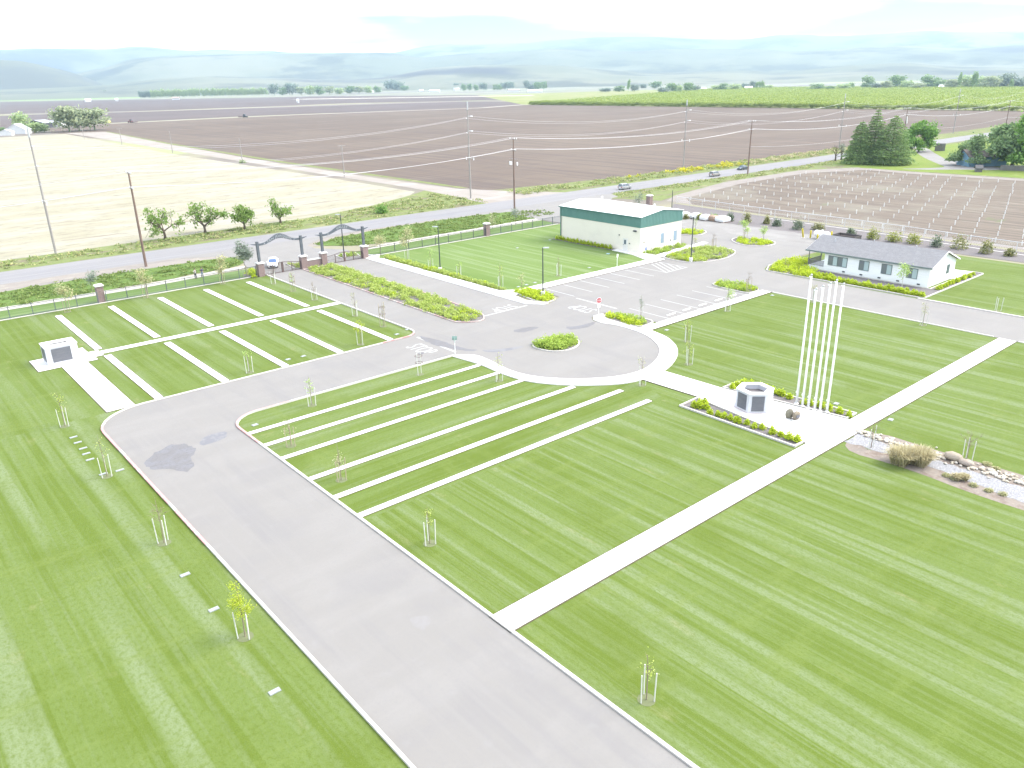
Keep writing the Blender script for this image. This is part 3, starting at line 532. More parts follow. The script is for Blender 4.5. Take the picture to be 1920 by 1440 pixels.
# ------------------------------------------------------------------ the metal-clad hall
def building_hall():
    X0, X1, Y0, Y1, H, HB = 114.0, 126.2, 97.0, 118.6, 6.7, 4.75
    t = thing('metal_hall', 'large cream metal hall with a deep green band under a low white roof', 'building', (X0, Y0, 0))
    w_, l_ = X1 - X0, Y1 - Y0
    mcream = mat('cream_cladding', (.62, .58, .50), .6, [((.12, 40, .2), (.64, .60, .52), .5, .55, .5, 1), ((.3, .3, .6), (.57, .53, .46), .5, .7, .5, 4)], .3)
    mgreen = mat('green_cladding', (.088, .188, .165), .55, [((.5, .5, .5), (.10, .205, .18), .4, .6, .7)], .35)
    mtrim = mat('green_trim', (.065, .145, .125), .5); mroof = mat('white_roof_sheet', (.66, .66, .65), .45, [((.3, .5, 1), (.58, .58, .57), .45, .62, .7, 5), ((.12, 3, 1), (.62, .62, .61), .5, .6, .6, 1)], .35)
    MB().box(0, 0, 0, w_, l_, HB).build('wall', mcream, t)
    b = MB(); r = .22                                                    # ribbed upper cladding, gable ends following the roof
    def gable(y): return [(0, HB), (w_, HB), (w_, H), (w_ / 2, H + .75), (0, H)]
    b.prism_y([(p[0] + (-.06 if p[0] == 0 else .06 if p[0] == w_ else 0), p[1]) for p in gable(0)], -.06, l_ + .06)
    y = .2
    while y < l_: b.box(-.10, y, HB + .02, -.05, y + .06, H - .02); y += .42
    x = .2
    while x < w_:
        zt = H + .75 * (1 - abs(x - w_ / 2) / (w_ / 2)) - .05; b.box(x, -.10, HB + .02, x + .06, -.05, zt); x += .42
    b.build('upper_cladding', mgreen, t)
    rf = MB()
    for s in (0, 1):
        xa, xb = (-.25, w_ / 2) if not s else (w_ / 2, w_ + .25); za, zb = (H - .01, H + .79) if not s else (H + .79, H - .01)
        rf.prism_y([(xa, za), (xb, zb), (xb, zb + .09), (xa, za + .09)], -.22, l_ + .22)
    ro = rf.build('roof', mroof, t)
    sm = MB(); y = .6
    while y < l_: sm.prism_y([(-.25, H + .081), (w_ / 2, H + .881), (w_ / 2, H + .92), (-.25, H + .12)], y, y + .05); y += 1.2
    sm.build('roof_seam', mroof, ro)
    MB().tube([(w_ * .75, l_ - 3, H + .4), (w_ * .75, l_ - 3, H + 1.3)], .18, 9).build('roof_vent', WHITE, ro); MB().tube([(w_ * .8, 5, H + .3), (w_ * .8, 5, H + 1.0)], .13, 9).build('roof_vent', WHITE, ro)
    MB().box(-.34, -.24, H - .12, -.22, l_ + .24, H + .06).build('gutter', mtrim, t)
    for yy in (l_ - .35,): MB().box(-.2, yy, 0, -.07, yy + .16, H - .12).build('downpipe', mtrim, t)
    MB().box(-.075, -.075, 0, .05, .05, HB).build('corner_trim', mat('cream_trim', (.62, .60, .56), .6), t)
    # door on the long side
    d = MB().box(-.05, 3.2, .1, .02, 4.25, 2.35).build('door', mat('cream_door', (.54, .53, .50), .5), t)
    MB().box(-.07, 3.45, 1.25, -.045, 3.95, 2.1).build('door_window', GLASS, d); MB().box(-.11, 4.05, 1.05, -.05, 4.15, 1.2).build('handle', DARKM, d)
    MB().box(-.06, 3.05, .1, .02, 3.19, 2.5).build('door_frame', mat('cream_trim', (.62, .60, .56), .6), d)
    for yy, zz in ((5.15, 2.75), (2.5, 1.45)): MB().box(-.12, yy, zz, 0, yy + .18, zz + .2).build('wall_light', DARKM, t)
    MB().box(-.35, .95, 3.95, 0, 1.6, 4.2).build('flood_light', DARKM, t)
    for xx in (6.0, 9.9):
        wi = MB().box(xx - .08, -.05, 1.02, xx + 1.08, .02, 3.08).build('window', mat('cream_trim', (.62, .60, .56), .6), t)
        MB().box(xx, -.07, 1.1, xx + .5, -.045, 3.0).build('pane', mat('pale_blue_glass', (.20, .28, .36), .15, (), .6), wi); MB().box(xx + .52, -.068, 1.1, xx + 1.0, -.045, 3.0).build('pane', mat('pale_grey_glass', (.26, .30, .34), .15, (), .6), wi)
    MB().box(8.9, -.2, 1.15, 9.1, 0, 1.5).build('meter_box', ALU, t); MB().box(8.3, -.6, 0, 9.6, -.02, .35).build('cooling_unit', ALU, t)
    MB().box(3.2, -.1, .5, 3.4, 0, .7).build('outlet_box', ALU, t); MB().box(1.0, -.12, 1.9, 1.15, 0, 2.1).build('wall_light', DARKM, t)
building_hall()

# ------------------------------------------------------------------ the long white office house
def building_house():
    X0, X1, Y0, Y1 = 125.0, 134.2, 48.8, 66.0                            # walls; the porch runs on to y = 69
    t = thing('white_house', 'long low white office house with grey shingle roof and corner porch', 'building', (X0, Y0, 0))
    w_, l_, P, H = X1 - X0, Y1 - Y0, 3.0, 3.15
    mw = mat('white_siding', (.74, .745, .74), .6, [((.2, .2, 9), (.68, .69, .685), .5, .6, .6, 1)], .25)
    mt = mat('sage_trim', (.135, .17, .165), .6); mr = mat('grey_shingle', (.16, .16, .165), .95, [((1.2, 1.2, 5), (.185, .185, .19), .45, .6, .8, 4), ((7, 7, 7), (.11, .112, .125), .5, .66, .7, 3)], .15, bump=(8, .5, .03))
    MB().prism_y([(0, 0), (w_, 0), (w_, H), (w_ / 2, H + 1.72), (0, H)], 0, l_).build('wall', mw, t)
    e = .45; rf = MB(); za = H - e * 1.72 / (w_ / 2)
    for s in (1, -1):
        c = w_ / 2; rf.prism_y([(c - s * (c + e), za + .04), (c, H + 1.76), (c, H + 1.9), (c - s * (c + e), za + .18)], -.45, l_ + P + .35)
    ro = rf.build('roof', mr, t, fix=True)
    for xx, yy in ((6.3, 5.2), (6.0, 12.0), (2.9, 17.2)):
        z = H + 1.72 * (1 - abs(xx - w_ / 2) / (w_ / 2)); MB().tube([(xx, yy, z), (xx, yy, z + .65)], .1, 8).build('roof_vent', ALU, ro)
    MB().box(-e - .05, -.45, za - .06, -e - .003, l_ + P + .35, za + .17).build('fascia', mt, t)
    for yy in (-.47, l_ + P + .32):
        MB().prism_y([(-e, za - .02), (w_ / 2, H + 1.70), (w_ / 2, H + 1.9), (-e, za + .18)], yy, yy + .03).build('gable_trim', WHITE, t, fix=True)
        MB().prism_y([(w_ + e, za - .02), (w_ / 2, H + 1.70), (w_ / 2, H + 1.9), (w_ + e, za + .18)], yy, yy + .03).build('gable_trim', WHITE, t, fix=True)
    for y0, n in ((14.9, 2), (9.55, 1), (5.85, 1), (1.85, 1)):           # windows on the long front
        for q in range(n):
            ya = y0 - q * 1.65; yb = ya + 1.55
            wi = MB().box(-.07, ya - .07, 1.02, -.003, yb + .07, 2.62).build('window', mt, t)
            MB().box(-.085, ya + .02, 1.1, -.06, ya + .72, 2.54).build('pane', PALEG, wi); MB().box(-.085, ya + .78, 1.1, -.06, yb - .02, 2.54).build('pane', mat('grey_glass', (.135, .15, .165), .15, (), .6), wi)
    wi = MB().box(6.1, -.07, 1.2, 7.0, -.003, 2.6).build('window', mt, t); MB().box(6.2, -.085, 1.3, 6.9, -.06, 2.5).build('pane', GLASS, wi)
    for yy in (13.4, 10.4, 7.4, 4.4, 1.2): MB().box(-.05, yy, .18, -.004, yy + .45, .40).build('crawl_vent', DARKM, t)
    # porch at the far left end: deck, posts, rail
    MB().box(0, l_ + .003, 0, w_, l_ + P, .45).build('porch_deck', mw, t)
    mg = mat('grey_trim', (.165, .16, .155), .7)
    for xx in (.06, w_ * .45, w_ - .16): MB().box(xx, l_ + P - .16, .45, xx + .12, l_ + P - .04, H + .1).build('porch_post', mg, t)
    r = MB()
    r.box(.08, l_ + .02, 1.38, .16, l_ + P - .17, 1.46).box(.08, l_ + .02, .6, .16, l_ + P - .17, .66).box(.2, l_ + P - .14, 1.38, w_ * .44, l_ + P - .06, 1.46)
    y = l_ + .15
    while y < l_ + P - .2: r.box(.1, y, .66, .14, y + .05, 1.38); y += .16
    x = .3
    while x < w_ * .44: r.box(x, l_ + P - .12, .5, x + .05, l_ + P - .08, 1.38); x += .16
    r.build('porch_rail', mg, t)
building_house()

# ------------------------------------------------------------------ gate piers, arches, gates, brick wall, fences
def pier(loc, label, h=2.45, w_=1.05, group='brick piers', capm=None):
    t = thing('brick_pier', label, 'pillar', loc, 0, group); a = w_ / 2
    MB().box(-a, -a, 0, a, a, h - .22).build('shaft', BRICK, t)
    c = MB(); P = lambda q: [(-q, -q), (q, -q), (q, q), (-q, q)]
    c.prism(P(a + .12), h - .22, h - .06).prism(P(a + .10), h - .06, h + .06, P(a - .12)); c.build('cap', CONC, t)
GY = 131.4; GX = (54.2, 62.3, 66.3, 74.9)
for x, lb in zip(GX, ('brick gate pier at the end of the left fence carrying the first arch', 'brick gate pier between the left gate and the low brick wall', 'brick gate pier between the low brick wall and the right gate', 'brick gate pier beside the white walk carrying the right end of the arch')):
    pier((x, GY), lb)
pier((28.6, 132.7), 'brick fence pier standing alone in the left fence behind the row strips', 2.75, 1.0)
pier((105.4, 132.3), 'brick fence pier standing alone in the right fence behind the hall lawn', 2.75, 1.0)
pier((161.2, 134.6), 'tan brick pier at the corner of the orchard fence behind the hall', 2.7, 1.2)
t = thing('brick_wall', 'low brown brick wall with pale coping between the two gates', 'wall', (62.85, GY - .2, 0))
MB().box(0, 0, 0, 2.9, .4, 1.35).build('brickwork', BRICK, t); MB().box(-.02, -.08, 1.353, 2.92, .48, 1.5).build('coping', CONC, t)
def arch(x0, x1, word, label):
    t = thing('gate_arch', label, 'arch', ((x0 + x1) / 2, GY, 2.5)); h = (x1 - x0) / 2
    for s in (-1, 1): MB().box(s * h - .2, -.2, 0, s * h + .2, .2, 3.5).build('post', BLUEST, t)
    f = lambda x: 2.95 + 1.05 * (.5 + .5 * math.cos(math.pi * max(-1, min(1, x / (h * .86))))) ** 1.2 + (.22 * ((abs(x) - h) / 1.1) if abs(x) > h else 0)
    d = lambda x: .36 + .44 * (.5 + .5 * math.cos(math.pi * max(-1, min(1, x / (h * .8))))) if abs(x) <= h else max(.06, .34 - .26 * (abs(x) - h) / 1.1)
    b = MB(); xs = np.linspace(-h - 1.15, h + 1.15, 61); n = 0
    for x in xs:
        b.v += [(x, -.09, f(x) - d(x) / 2), (x, -.09, f(x) + d(x) / 2), (x, .09, f(x) + d(x) / 2), (x, .09, f(x) - d(x) / 2)]
    for i in range(60):
        for q in range(4): b.f.append((4 * i + q, 4 * i + (q + 1) % 4, 4 * i + 4 + (q + 1) % 4, 4 * i + 4 + q))
    b.f += [(3, 2, 1, 0), (240, 241, 242, 243)]; bo = b.build('beam', BLUEST, t, fix=True)
    cu = bpy.data.curves.new('w', 'FONT'); cu.body = word; cu.size = .64; cu.align_x = 'CENTER'; cu.extrude = .02; cu.space_character = 1.12
    o = bpy.data.objects.new('w', cu); COL.objects.link(o); bpy.context.view_layer.update()
    me = bpy.data.meshes.new_from_object(o.evaluated_get(bpy.context.evaluated_depsgraph_get())); bpy.data.objects.remove(o)
    me.materials.clear(); me.materials.append(mat('arch_letter', (.30, .315, .335), .6))
    for v in me.vertices:
        X = v.co.x; v.co = Vector((X, -.10 - v.co.z, f(X) - .22 + v.co.y))
    lo = bpy.data.objects.new('lettering', me); COL.objects.link(lo); lo.parent = bo
    for s in (-1, 1):                                                    # small star emblems at the ends of the beam
        X = s * h * .68; st = [(X + .15 * (1 if q % 2 == 0 else .42) * math.sin(q * math.pi / 5), f(X) + .15 * (1 if q % 2 == 0 else .42) * math.cos(q * math.pi / 5)) for q in range(10)]
        MB().prism_y(st, -.115, -.085).build('star', mat('arch_letter', (.30, .315, .335), .6), bo, fix=True)
arch(GX[0], GX[1], 'SAN JOAQUIN', 'blue grey steel arch over the left gate with the longer lettering')
arch(GX[2], GX[3], 'VALLEY', 'blue grey steel arch over the right gate with the shorter lettering')
def gate_leaf(x0, x1, hi_end, label):
    t = thing('metal_gate', label, 'gate', (x0, GY, 0), 0, 'driveway gate leaves'); l_ = x1 - x0
    top = lambda x: 1.45 + .42 * math.sin(math.pi / 2 * (x / l_ if hi_end else 1 - x / l_)) ** 2
    b = MB(); xs = np.linspace(.05, l_ - .05, 12); b.tube([(x, 0, top(x)) for x in xs], .045, 6).tube([(.05, 0, .12), (l_ - .05, 0, .12)], .045, 6).tube([(.05, 0, .75), (l_ - .05, 0, .75)], .02, 5); b.build('rail', RUST, t)
    for x, r in ((.05, .05), (l_ / 2, .05), (l_ - .06, .085)) if hi_end else ((.06, .085), (l_ / 2, .05), (l_ - .05, .05)):
        MB().box(x - r, -r, .05, x + r, r, top(x)).build('stile', RUST, t)
    p = MB(); x = .2
    while x < l_ - .1: p.box(x - .008, -.008, .12, x + .008, .008, top(x)); x += .14
    p.build('picket', RUST, t)
m1 = (GX[0] + GX[1]) / 2; m2 = (GX[2] + GX[3]) / 2
gate_leaf(GX[0] + .55, m1 - .02, True, 'left leaf of the left driveway gate, in front of the white car')
gate_leaf(m1 + .02, GX[1] - .55, False, 'right leaf of the left driveway gate, next to the brick wall')
gate_leaf(GX[2] + .55, m2 - .02, True, 'left leaf of the right driveway gate, next to the brick wall')
gate_leaf(m2 + .02, GX[3] - .55, False, 'right leaf of the right driveway gate, in front of the lamp post base')
def fence(x0, x1, y, n, label, m, h=1.8):
    t = thing('picket_fence', label, 'fence', (x0, y, 0)); l_ = x1 - x0
    MB().box(0, -.03, h - .14, l_, .03, h - .07).build('rail', m, t); MB().box(0, -.03, .18, l_, .03, .25).build('rail', m, t)
    for k in range(n + 1): x = l_ * k / n; MB().box(x - .05, -.05, 0, x + .05, .05, h + .05).build('post', m, t)
    p = MB(); x = .1
    while x < l_: p.box(x - .009, -.009, .1, x + .009, .009, h); x += .13
    p.build('picket', m, t)
FEN = mat('grey_fence_paint', (.098, .115, .12), .6)
fence(-8, 28.0, 132.0, 12, 'grey metal picket fence left of the lone brick pier', FEN)
fence(29.2, 53.6, 132.0, 8, 'grey metal picket fence running from the lone brick pier to the gates', FEN)
fence(75.5, 104.8, 132.0, 9, 'dark picket fence from the gates to the right lone brick pier', DARKM)
fence(106, 127.5, 132.0, 7, 'picket fence running from the right lone brick pier behind the hall', FEN)
# white chain-link fence of the young orchard
def chain(P, label):
    t = thing('chain_link_fence', label, 'fence', (*P[0], 0)); Q = [(p[0] - P[0][0], p[1] - P[0][1]) for p in P]; L_ = [0]
    for i in range(len(Q) - 1): L_.append(L_[-1] + math.dist(Q[i], Q[i + 1]))
    at = lambda d: (float(np.interp(d, L_, [q[0] for q in Q])), float(np.interp(d, L_, [q[1] for q in Q])))
    m = mat('galvanised_white', (.50, .505, .515), .5, (), .4)
    MB().tube([(*q, 1.85) for q in Q], .06, 6).build('top_rail', m, t); MB().tube([(*q, .95) for q in Q], .025, 5).build('middle_rail', m, t)
    d = 0
    while d <= L_[-1] + .01: x, y = at(d); MB().tube([(x, y, 0), (x, y, 1.9)], .055, 6).build('post', m, t); d += L_[-1] / round(L_[-1] / 4.4)
    w_ = MB(); d = .2
    while d < L_[-1] - .3:
        a = at(d); b = at(d + .45)
        for za, zb in ((.1, .95), (.95, 1.8)): w_.tube([(*a, za), (*b, zb)], .006, 3, False).tube([(*a, zb), (*b, za)], .006, 3, False)
        d += .45
    w_.build('wire_mesh', m, t)
CH = [(168.6, 131.5), (167.4, 120.4), (166.0, 101.4), (165.2, 81.6), (164.4, 69.9), (162.6, 58.9), (161.7, 47.7), (160.6, 36), (158, 10)]
chain(CH, 'long white chain-link fence along the young orchard')
struct('mow_kerb', MB().ribbon([(p[0] - 1.9, p[1]) for p in CH[2:]], .4, 0, .1), KERB)

# ------------------------------------------------------------------ lamp posts, signs, utility poles and wires
def lamp(loc, h, dirx, label, base=True, head=True):
    t = thing('lamp_post', label, 'lamp post', loc, 0, 'lamp posts'); mp_ = mat('dark_green_steel', (.035, .045, .045), .5, (), .4)
    if base: MB().tube([(0, 0, 0), (0, 0, .8)], .32, 14).build('base', CONC, t)
    MB().tube([(0, 0, .78 if base else 0), (0, 0, h)], [.11, .075], 8).build('pole', mp_, t)
    if head:
        hd = MB(); hd.box(-.05, -.04, h - .12, .05, .04, h + .02); a = Vector(dirx).normalized(); n = Vector((-a.y, a.x, 0)); hb = MB()
        c0 = a * .05; c1 = a * .95; P = [c0 - n * .05, c0 - n * .05 + a * .3 - n * .12, c1 - n * .16, c1 + n * .16, c0 + n * .05 + a * .3 + n * .12, c0 + n * .05]
        hb.prism([(p.x, p.y) for p in P], h - .08, h + .06); hb.build('lamp_head', ALU, t, fix=True)
CR_ = (.76, -.65, 0)
lamp((79.6, 86.6), 7.5, CR_, 'dark lamp post on the small lime hedge island, head turned right')
lamp((78.2, 111.5), 7.9, (-.76, .65, 0), 'dark lamp post in the long bed beside the hall lawn, head turned left')
lamp((72.2, 134.4), 8.2, (-.76, .65, 0), 'dark lamp post behind the right entrance arch')
lamp((114.6, 85.6), 8.0, (.65, .76, 0), 'dark lamp post in the large island in front of the hall')
lamp((161.9, 127.8), 4.4, CR_, 'short dark post without a lamp behind the hall roof', False, False)
def sign(name, loc, h, label, cat, boards, rz, group=None):
    t = thing(name, label, cat, loc, rz, group); MB().tube([(0, 0, 0), (0, 0, h)], .035, 6).build('post', WPOLE, t)
    for nm, mb, m, txt in boards:
        o = mb.build(nm, m, t, fix=True)
        if txt:
            cu = bpy.data.curves.new('w', 'FONT'); cu.body = txt[0]; cu.size = txt[1]; cu.align_x = 'CENTER'; cu.extrude = .004
            q = bpy.data.objects.new('w', cu); COL.objects.link(q); bpy.context.view_layer.update()
            me = bpy.data.meshes.new_from_object(q.evaluated_get(bpy.context.evaluated_depsgraph_get())); bpy.data.objects.remove(q)
            me.materials.clear(); me.materials.append(txt[3])
            for v in me.vertices: v.co = Vector((v.co.x, -.062 - v.co.z, txt[2] + v.co.y))
            lo = bpy.data.objects.new('lettering', me); COL.objects.link(lo); lo.parent = o
octo = lambda r, z: [(r * math.cos(math.pi / 8 + k * math.pi / 4), z + r * math.sin(math.pi / 8 + k * math.pi / 4)) for k in range(8)]
RED = mat('sign_red', (.45, .11, .12), .5); BLU = mat('sign_blue', (.03, .10, .35), .5); GRN = mat('sign_green', (.24, .34, .31), .5)
sign('stop_sign', (77.9, 73.3), 2.3, 'red octagonal stop sign on a white post by the island at the turning circle', 'sign', [('rim', MB().prism_y(octo(.42, 2.25), -.05, -.036), WHITE, None), ('plate', MB().prism_y(octo(.375, 2.25), -.058, -.051), RED, ('STOP', .26, 2.16, WHITE)),
     ('lower_plate', MB().box(-.22, -.05, 1.25, .22, -.036, 1.75), WHITE, None)], rad(-25))
sign('street_sign', (53.1, 73.5), 2.5, 'pale green back of a street sign on a thin post by the turning circle', 'sign', [('plate', MB().box(-.3, -.05, 2.0, .3, -.036, 2.5), GRN, None), ('side_plate', MB().box(-.02, -.4, 1.75, .02, .4, 2.35), GRN, None)], rad(-40))
for p, lb in (((102.1, 91.9), 'white parking sign post in front of the hall hedge'), ((110.1, 92.3), 'white parking sign post nearest the hall corner')):
    sign('parking_sign', p, 2.4, lb, 'sign', [('plate', MB().box(-.17, -.05, 1.85, .17, -.036, 2.4), BLU if p[0] > 105 else WHITE, None)], rad(0), 'parking signs')
def utility(loc, h, kind, label, k=1.):
    t = thing('utility_pole', label, 'utility pole', loc, 0, 'utility poles')
    wd = WOODG if kind == 'tall' else WOODP
    MB().tube([(0, 0, 0), (0, 0, h * .5), (0, 0, h)], [.25 * k, .21 * k, .14 * k], 9).build('pole', wd, t)
    if kind == 'tall':
        MB().tube([(0, 0, h * .93), (0, 0, h + .25)], .2, 8).build('pole_cap', ALU, t)
        for z in (h * .865, h * .715):
            MB().tube([(0, -.1, z), (0, -1.9, z + .12)], [.09, .06], 6).build('bracket', ALU, t); MB().tube([(0, -1.25, z), (0, -2.0, z + .02)], .14, 8).build('insulator', WPOLE, t)
            MB().tube([(0, .1, z - .6), (0, .8, z - .55)], .09, 7).build('insulator', WPOLE, t)
        z = h * .43; MB().box(-.07, -2.2, z - .07, .07, 1.5, z + .07).build('crossarm', wd, t)
        for y in (-2.0, 1.3): MB().tube([(0, y, z - .4), (0, y, z + .25)], .12, 7).build('insulator', WPOLE, t)
    else:
        for z, a in ((h - .25, 1.35), (h - 2.9, .95)):
            MB().box(-.07, -a, z - .07, .07, a, z + .07).build('crossarm', WOODG, t)
            for y in (-a + .1, -a * .3, a - .1): MB().tube([(0, y, z + .07), (0, y, z + .35)], .09, 6).build('insulator', WPOLE, t)
        if kind == 'brown_big':
            z = h - 5.0; MB().box(-.06, -1.5, z - .06, .06, 1.5, z + .06).build('crossarm', WOODG, t)
            for y in (-1.4, .8, 1.4): MB().tube([(0, y, z - 1.5), (0, y, z - .7)], .16, 7).build('switch', WPOLE, t)
    return t
TALL = [(32.4, 180.2, 24.3, 'tall grey utility pole at the edge of the straw field, leftmost in the picture'), (138.5, 180.6, 25.5, 'tall grey utility pole at the mouth of the dirt track'), (236.2, 182.2, 23.2, 'tall grey utility pole standing in the mustard weeds beyond the hall'),
        (345, 181.8, 22.5, 'tall grey utility pole behind the conifers'), (463.3, 181.5, 22, 'tall grey utility pole on the dry verge right of the round tree')]
BROWN = [(42.0, 154.6, 17.1, 'brown utility pole on the near side of the road by the rough grass strip'), (133.8, 156.2, 17.5, 'brown utility pole with three crossarms at the road junction'), (236.4, 155.6, 17.1, 'brown utility pole right of the dark car on the road'),
         (350, 156.6, 17.1, 'brown utility pole rising behind the conifers with a white guard'), (464.5, 157.2, 16.5, 'brown utility pole between the small oak and the large oak')]
for i, (x, y, h, lb) in enumerate(TALL): utility((x, y), h, 'tall', lb)
for i, (x, y, h, lb) in enumerate(BROWN):
    q = utility((x, y), h, 'brown_big' if i == 1 else 'brown', lb)
    if i == 3: MB().tube([(.25, -.4, h - 6.2), (0, -.2, h - 3.4)], .16, 7).build('white_guard', WHITE, q)
for i, (a, top, lb) in enumerate((((158, 261), 237, 'farthest small pole on the dirt track, by the willows'), ((229, 272), 241, 'second small pole from the farm on the dirt track'), ((324, 287), 245, 'middle small pole along the straw field edge'),
                      ((455, 306), 259, 'small pole at the straw field edge with a green tuft at its foot'), ((646, 332), 272, 'small pole with a crossarm nearest the road on the dirt track'))):
    p = g(*a); h = hgt(*a, top); t = thing('field_pole', lb, 'utility pole', p, 0, 'field poles'); MB().tube([(0, 0, 0), (0, 0, h)], [.2, .14], 7).build('pole', WOODG, t)
    if i in (1, 4): MB().box(-1.6, -.08, h - .3, 1.6, .08, h - .1).build('crossarm', WOODG, t)
    elif i == 3: MB().leaves(RNG.normal((0, 0, .5), (.8, .8, .45), (160, 3)), .3, RNG).build('foot_weeds', LF_FIG, t)
def wire(name, P, r, sag, label, grp='overhead wires'):
    pts = []
    for i in range(len(P) - 1):
        a, b = Vector(P[i]), Vector(P[i + 1])
        for q in range(12):
            u = q / 12; p = a.lerp(b, u); p.z -= sag * 4 * u * (1 - u) * (a - b).length / 100; pts.append(p)
    pts.append(Vector(P[-1])); tag(MB().tube(pts, r, 4, False).build(name, WIREM), label, 'wire', grp)
ext = lambda A: [(A[0][0] - 106, A[0][1], A[0][2])] + [a[:3] for a in A] + [(A[-1][0] + 112, A[-1][1] + 6, A[-1][2])]
TE, BE = ext(TALL), ext(BROWN)
for lv, nm in ((.865, 'upper'), (.715, 'lower')):
    wire('power_wire', [(x, y - 1.95, h * lv) for x, y, h in TE], .02, 2.6, nm + ' power wire on the bracket side of the tall grey poles')
    wire('power_wire', [(x, y + .75, h * lv - .55) for x, y, h in TE], .02, 2.6, nm + ' power wire on the field side of the tall grey poles')
for dy, nm in ((-1.25, 'road side'), (-.4, 'middle'), (1.25, 'field side')): wire('power_wire', [(x, y + dy, h + .1) for x, y, h in BE], .019, 2.0, nm + ' wire on the top crossarm of the brown poles')
wire('cable_bundle', [(x, y - .85, h - 2.55) for x, y, h in BE], .045, 1.9, 'thick cable bundle slung below the top wires of the brown poles')
wire('cable_bundle', [(x, y + .5, h - 2.6) for x, y, h in BE], .022, 2.1, 'thinner cable beside the bundle on the brown poles')
wire('telephone_wire', [(x, y - .25, h * .52) for x, y, h in BE[3:]], .026, 1.6, 'single low wire between the far brown poles')

# ------------------------------------------------------------------ planting
def dome(c, r, h, n, rng):                                              # points through the outer half of a low dome
    d = rng.normal(size=(n, 3)); d[:, 2] = np.abs(d[:, 2]); d /= np.linalg.norm(d, axis=1)[:, None]
    q = d * rng.uniform(.55, 1.05, (n, 1)) * (1 + .18 * np.sin(5 * np.arctan2(d[:, 1], d[:, 0]) + rng.uniform(0, 6)))[:, None]
    return q * [r, r, h] + c
def cover(poly, m, label, cat, n, r=(.35, .6), h=(.35, .6), leaf=.11, per=42, where=None):
    mb = MB(); P = scatter(poly, n, RNG)
    for x, y in P:
        if where and not where(x, y): continue
        R_ = RNG.uniform(*r); mb.leaves(dome((x, y, .08), R_, RNG.uniform(*h), per, RNG), leaf, RNG)
    return tag(mb.build('ground_cover', m), label, cat, None, 'stuff')
def inset(P, d):
    c = np.mean(np.array(P), 0); return [tuple(np.array(p) + (c - np.array(p)) / (np.linalg.norm(c - np.array(p)) + 1e-9) * d) for p in P]
MED2 = [(x + (.4 if x < 64.6 else -.4), y + (-.4 if y > 100 else .5 if y < 86 else 0)) for x, y in MEDIAN]
cx_ = lambda y: 65.6
cover(MED2, LF_COVER, 'olive ground cover filling the long median between the driveways', 'ground cover', 500, (.5, .85), (.42, .7), .13, 62, lambda x, y: abs(x - 64.8 - .3 * math.sin(y * .3)) > .35)
cover(MED2, LF_COVG, 'greener clumps among the median ground cover', 'ground cover', 90, (.45, .8), (.5, .75), .13, 60, lambda x, y: x > 65 and y > 95)
cover([(x * 1. , y) for x, y in MED2], LF_BUSH, 'lime clumps along the front edge of the median', 'ground cover', 95, (.4, .7), (.45, .7), .13, 60, lambda x, y: (x < 63.2 and math.sin(y * 1.1) > -.1) or y < 88)
BL = [(77.2, 127.6), (78.5, 129.8), (78.6, 114.6), (78.3, 102.2), (77.9, 93.0), (77.2, 94.4)]
cover(BL, LF_COVER, 'olive ground cover in the long bed beside the hall lawn', 'ground cover', 230, (.4, .65), (.4, .62), .12, 55)
cover(BL, LF_BUSH, 'lime clumps in the long bed beside the hall lawn', 'ground cover', 50, (.4, .65), (.45, .7), .12, 60, lambda x, y: math.sin(y * .9) > .1)
cover(inset(CIRC, .5), LF_COVG, 'rounded green ground cover on the island in the turning circle', 'ground cover', 95, (.5, .85), (.55, 1.0), .13, 70)
cover(inset(ISL_A, .45), LF_BUSH, 'lime hedge clumps on the island by the stop sign', 'ground cover', 50, (.4, .65), (.5, .75), .12, 70, lambda x, y: x < 79)
cover(inset(ISL_A, .5), LF_COVG, 'green ground cover on the island by the stop sign', 'ground cover', 45, (.4, .7), (.45, .7), .12, 60, lambda x, y: x > 79)
cover(inset(ISL_B, .5), LF_COVG, 'mixed ground cover on the island at the end of the parking row', 'ground cover', 45, (.4, .75), (.45, .8), .12, 60)
cover(inset(ISL_B, .4), LF_BUSH, 'lime clumps on the island at the end of the parking row', 'ground cover', 30, (.4, .7), (.45, .75), .12, 70, lambda x, y: y < 68 or x < 104)
cover(inset(ISL_C, .6), LF_COVER, 'olive ground cover on the large island before the hall', 'ground cover', 190, (.45, .75), (.4, .65), .12, 55)
cover(inset(ISL_C, .4), LF_BUSH, 'lime clumps along the front of the large island before the hall', 'ground cover', 45, (.4, .7), (.45, .8), .12, 65, lambda x, y: x < 117.5)
cover(inset(BED2, .35), LF_BUSH, 'lime hedge clumps around the base of the first lamp post', 'ground cover', 95, (.4, .62), (.45, .75), .12, 70, lambda x, y: math.hypot(x - 79.6, y - 86.6) > .7)
cover(inset(ISL_D, .5), LF_BUSH, 'lime ground cover on the small island with two young trees', 'ground cover', 75, (.4, .65), (.35, .6), .12, 50)
cover(inset(ISL_E, .5), LF_BUSH, 'lime ground cover on the island right of the hall', 'ground cover', 45, (.4, .7), (.4, .65), .12, 50)
cover(inset(BED_B, .3), LF_COVG, 'green ground cover at the foot of the hall end wall', 'ground cover', 60, (.4, .65), (.4, .6), .12, 55)
cover([(118.2, 71.6), (121.6, 73.6), (129.8, 73.4), (129.8, 69.9), (123.6, 69.9), (123.4, 66), (118.3, 64)], LF_BUSH, 'dense lime bushes massed around the corner of the house porch', 'ground cover', 110, (.5, .85), (.6, 1.0), .14, 70)
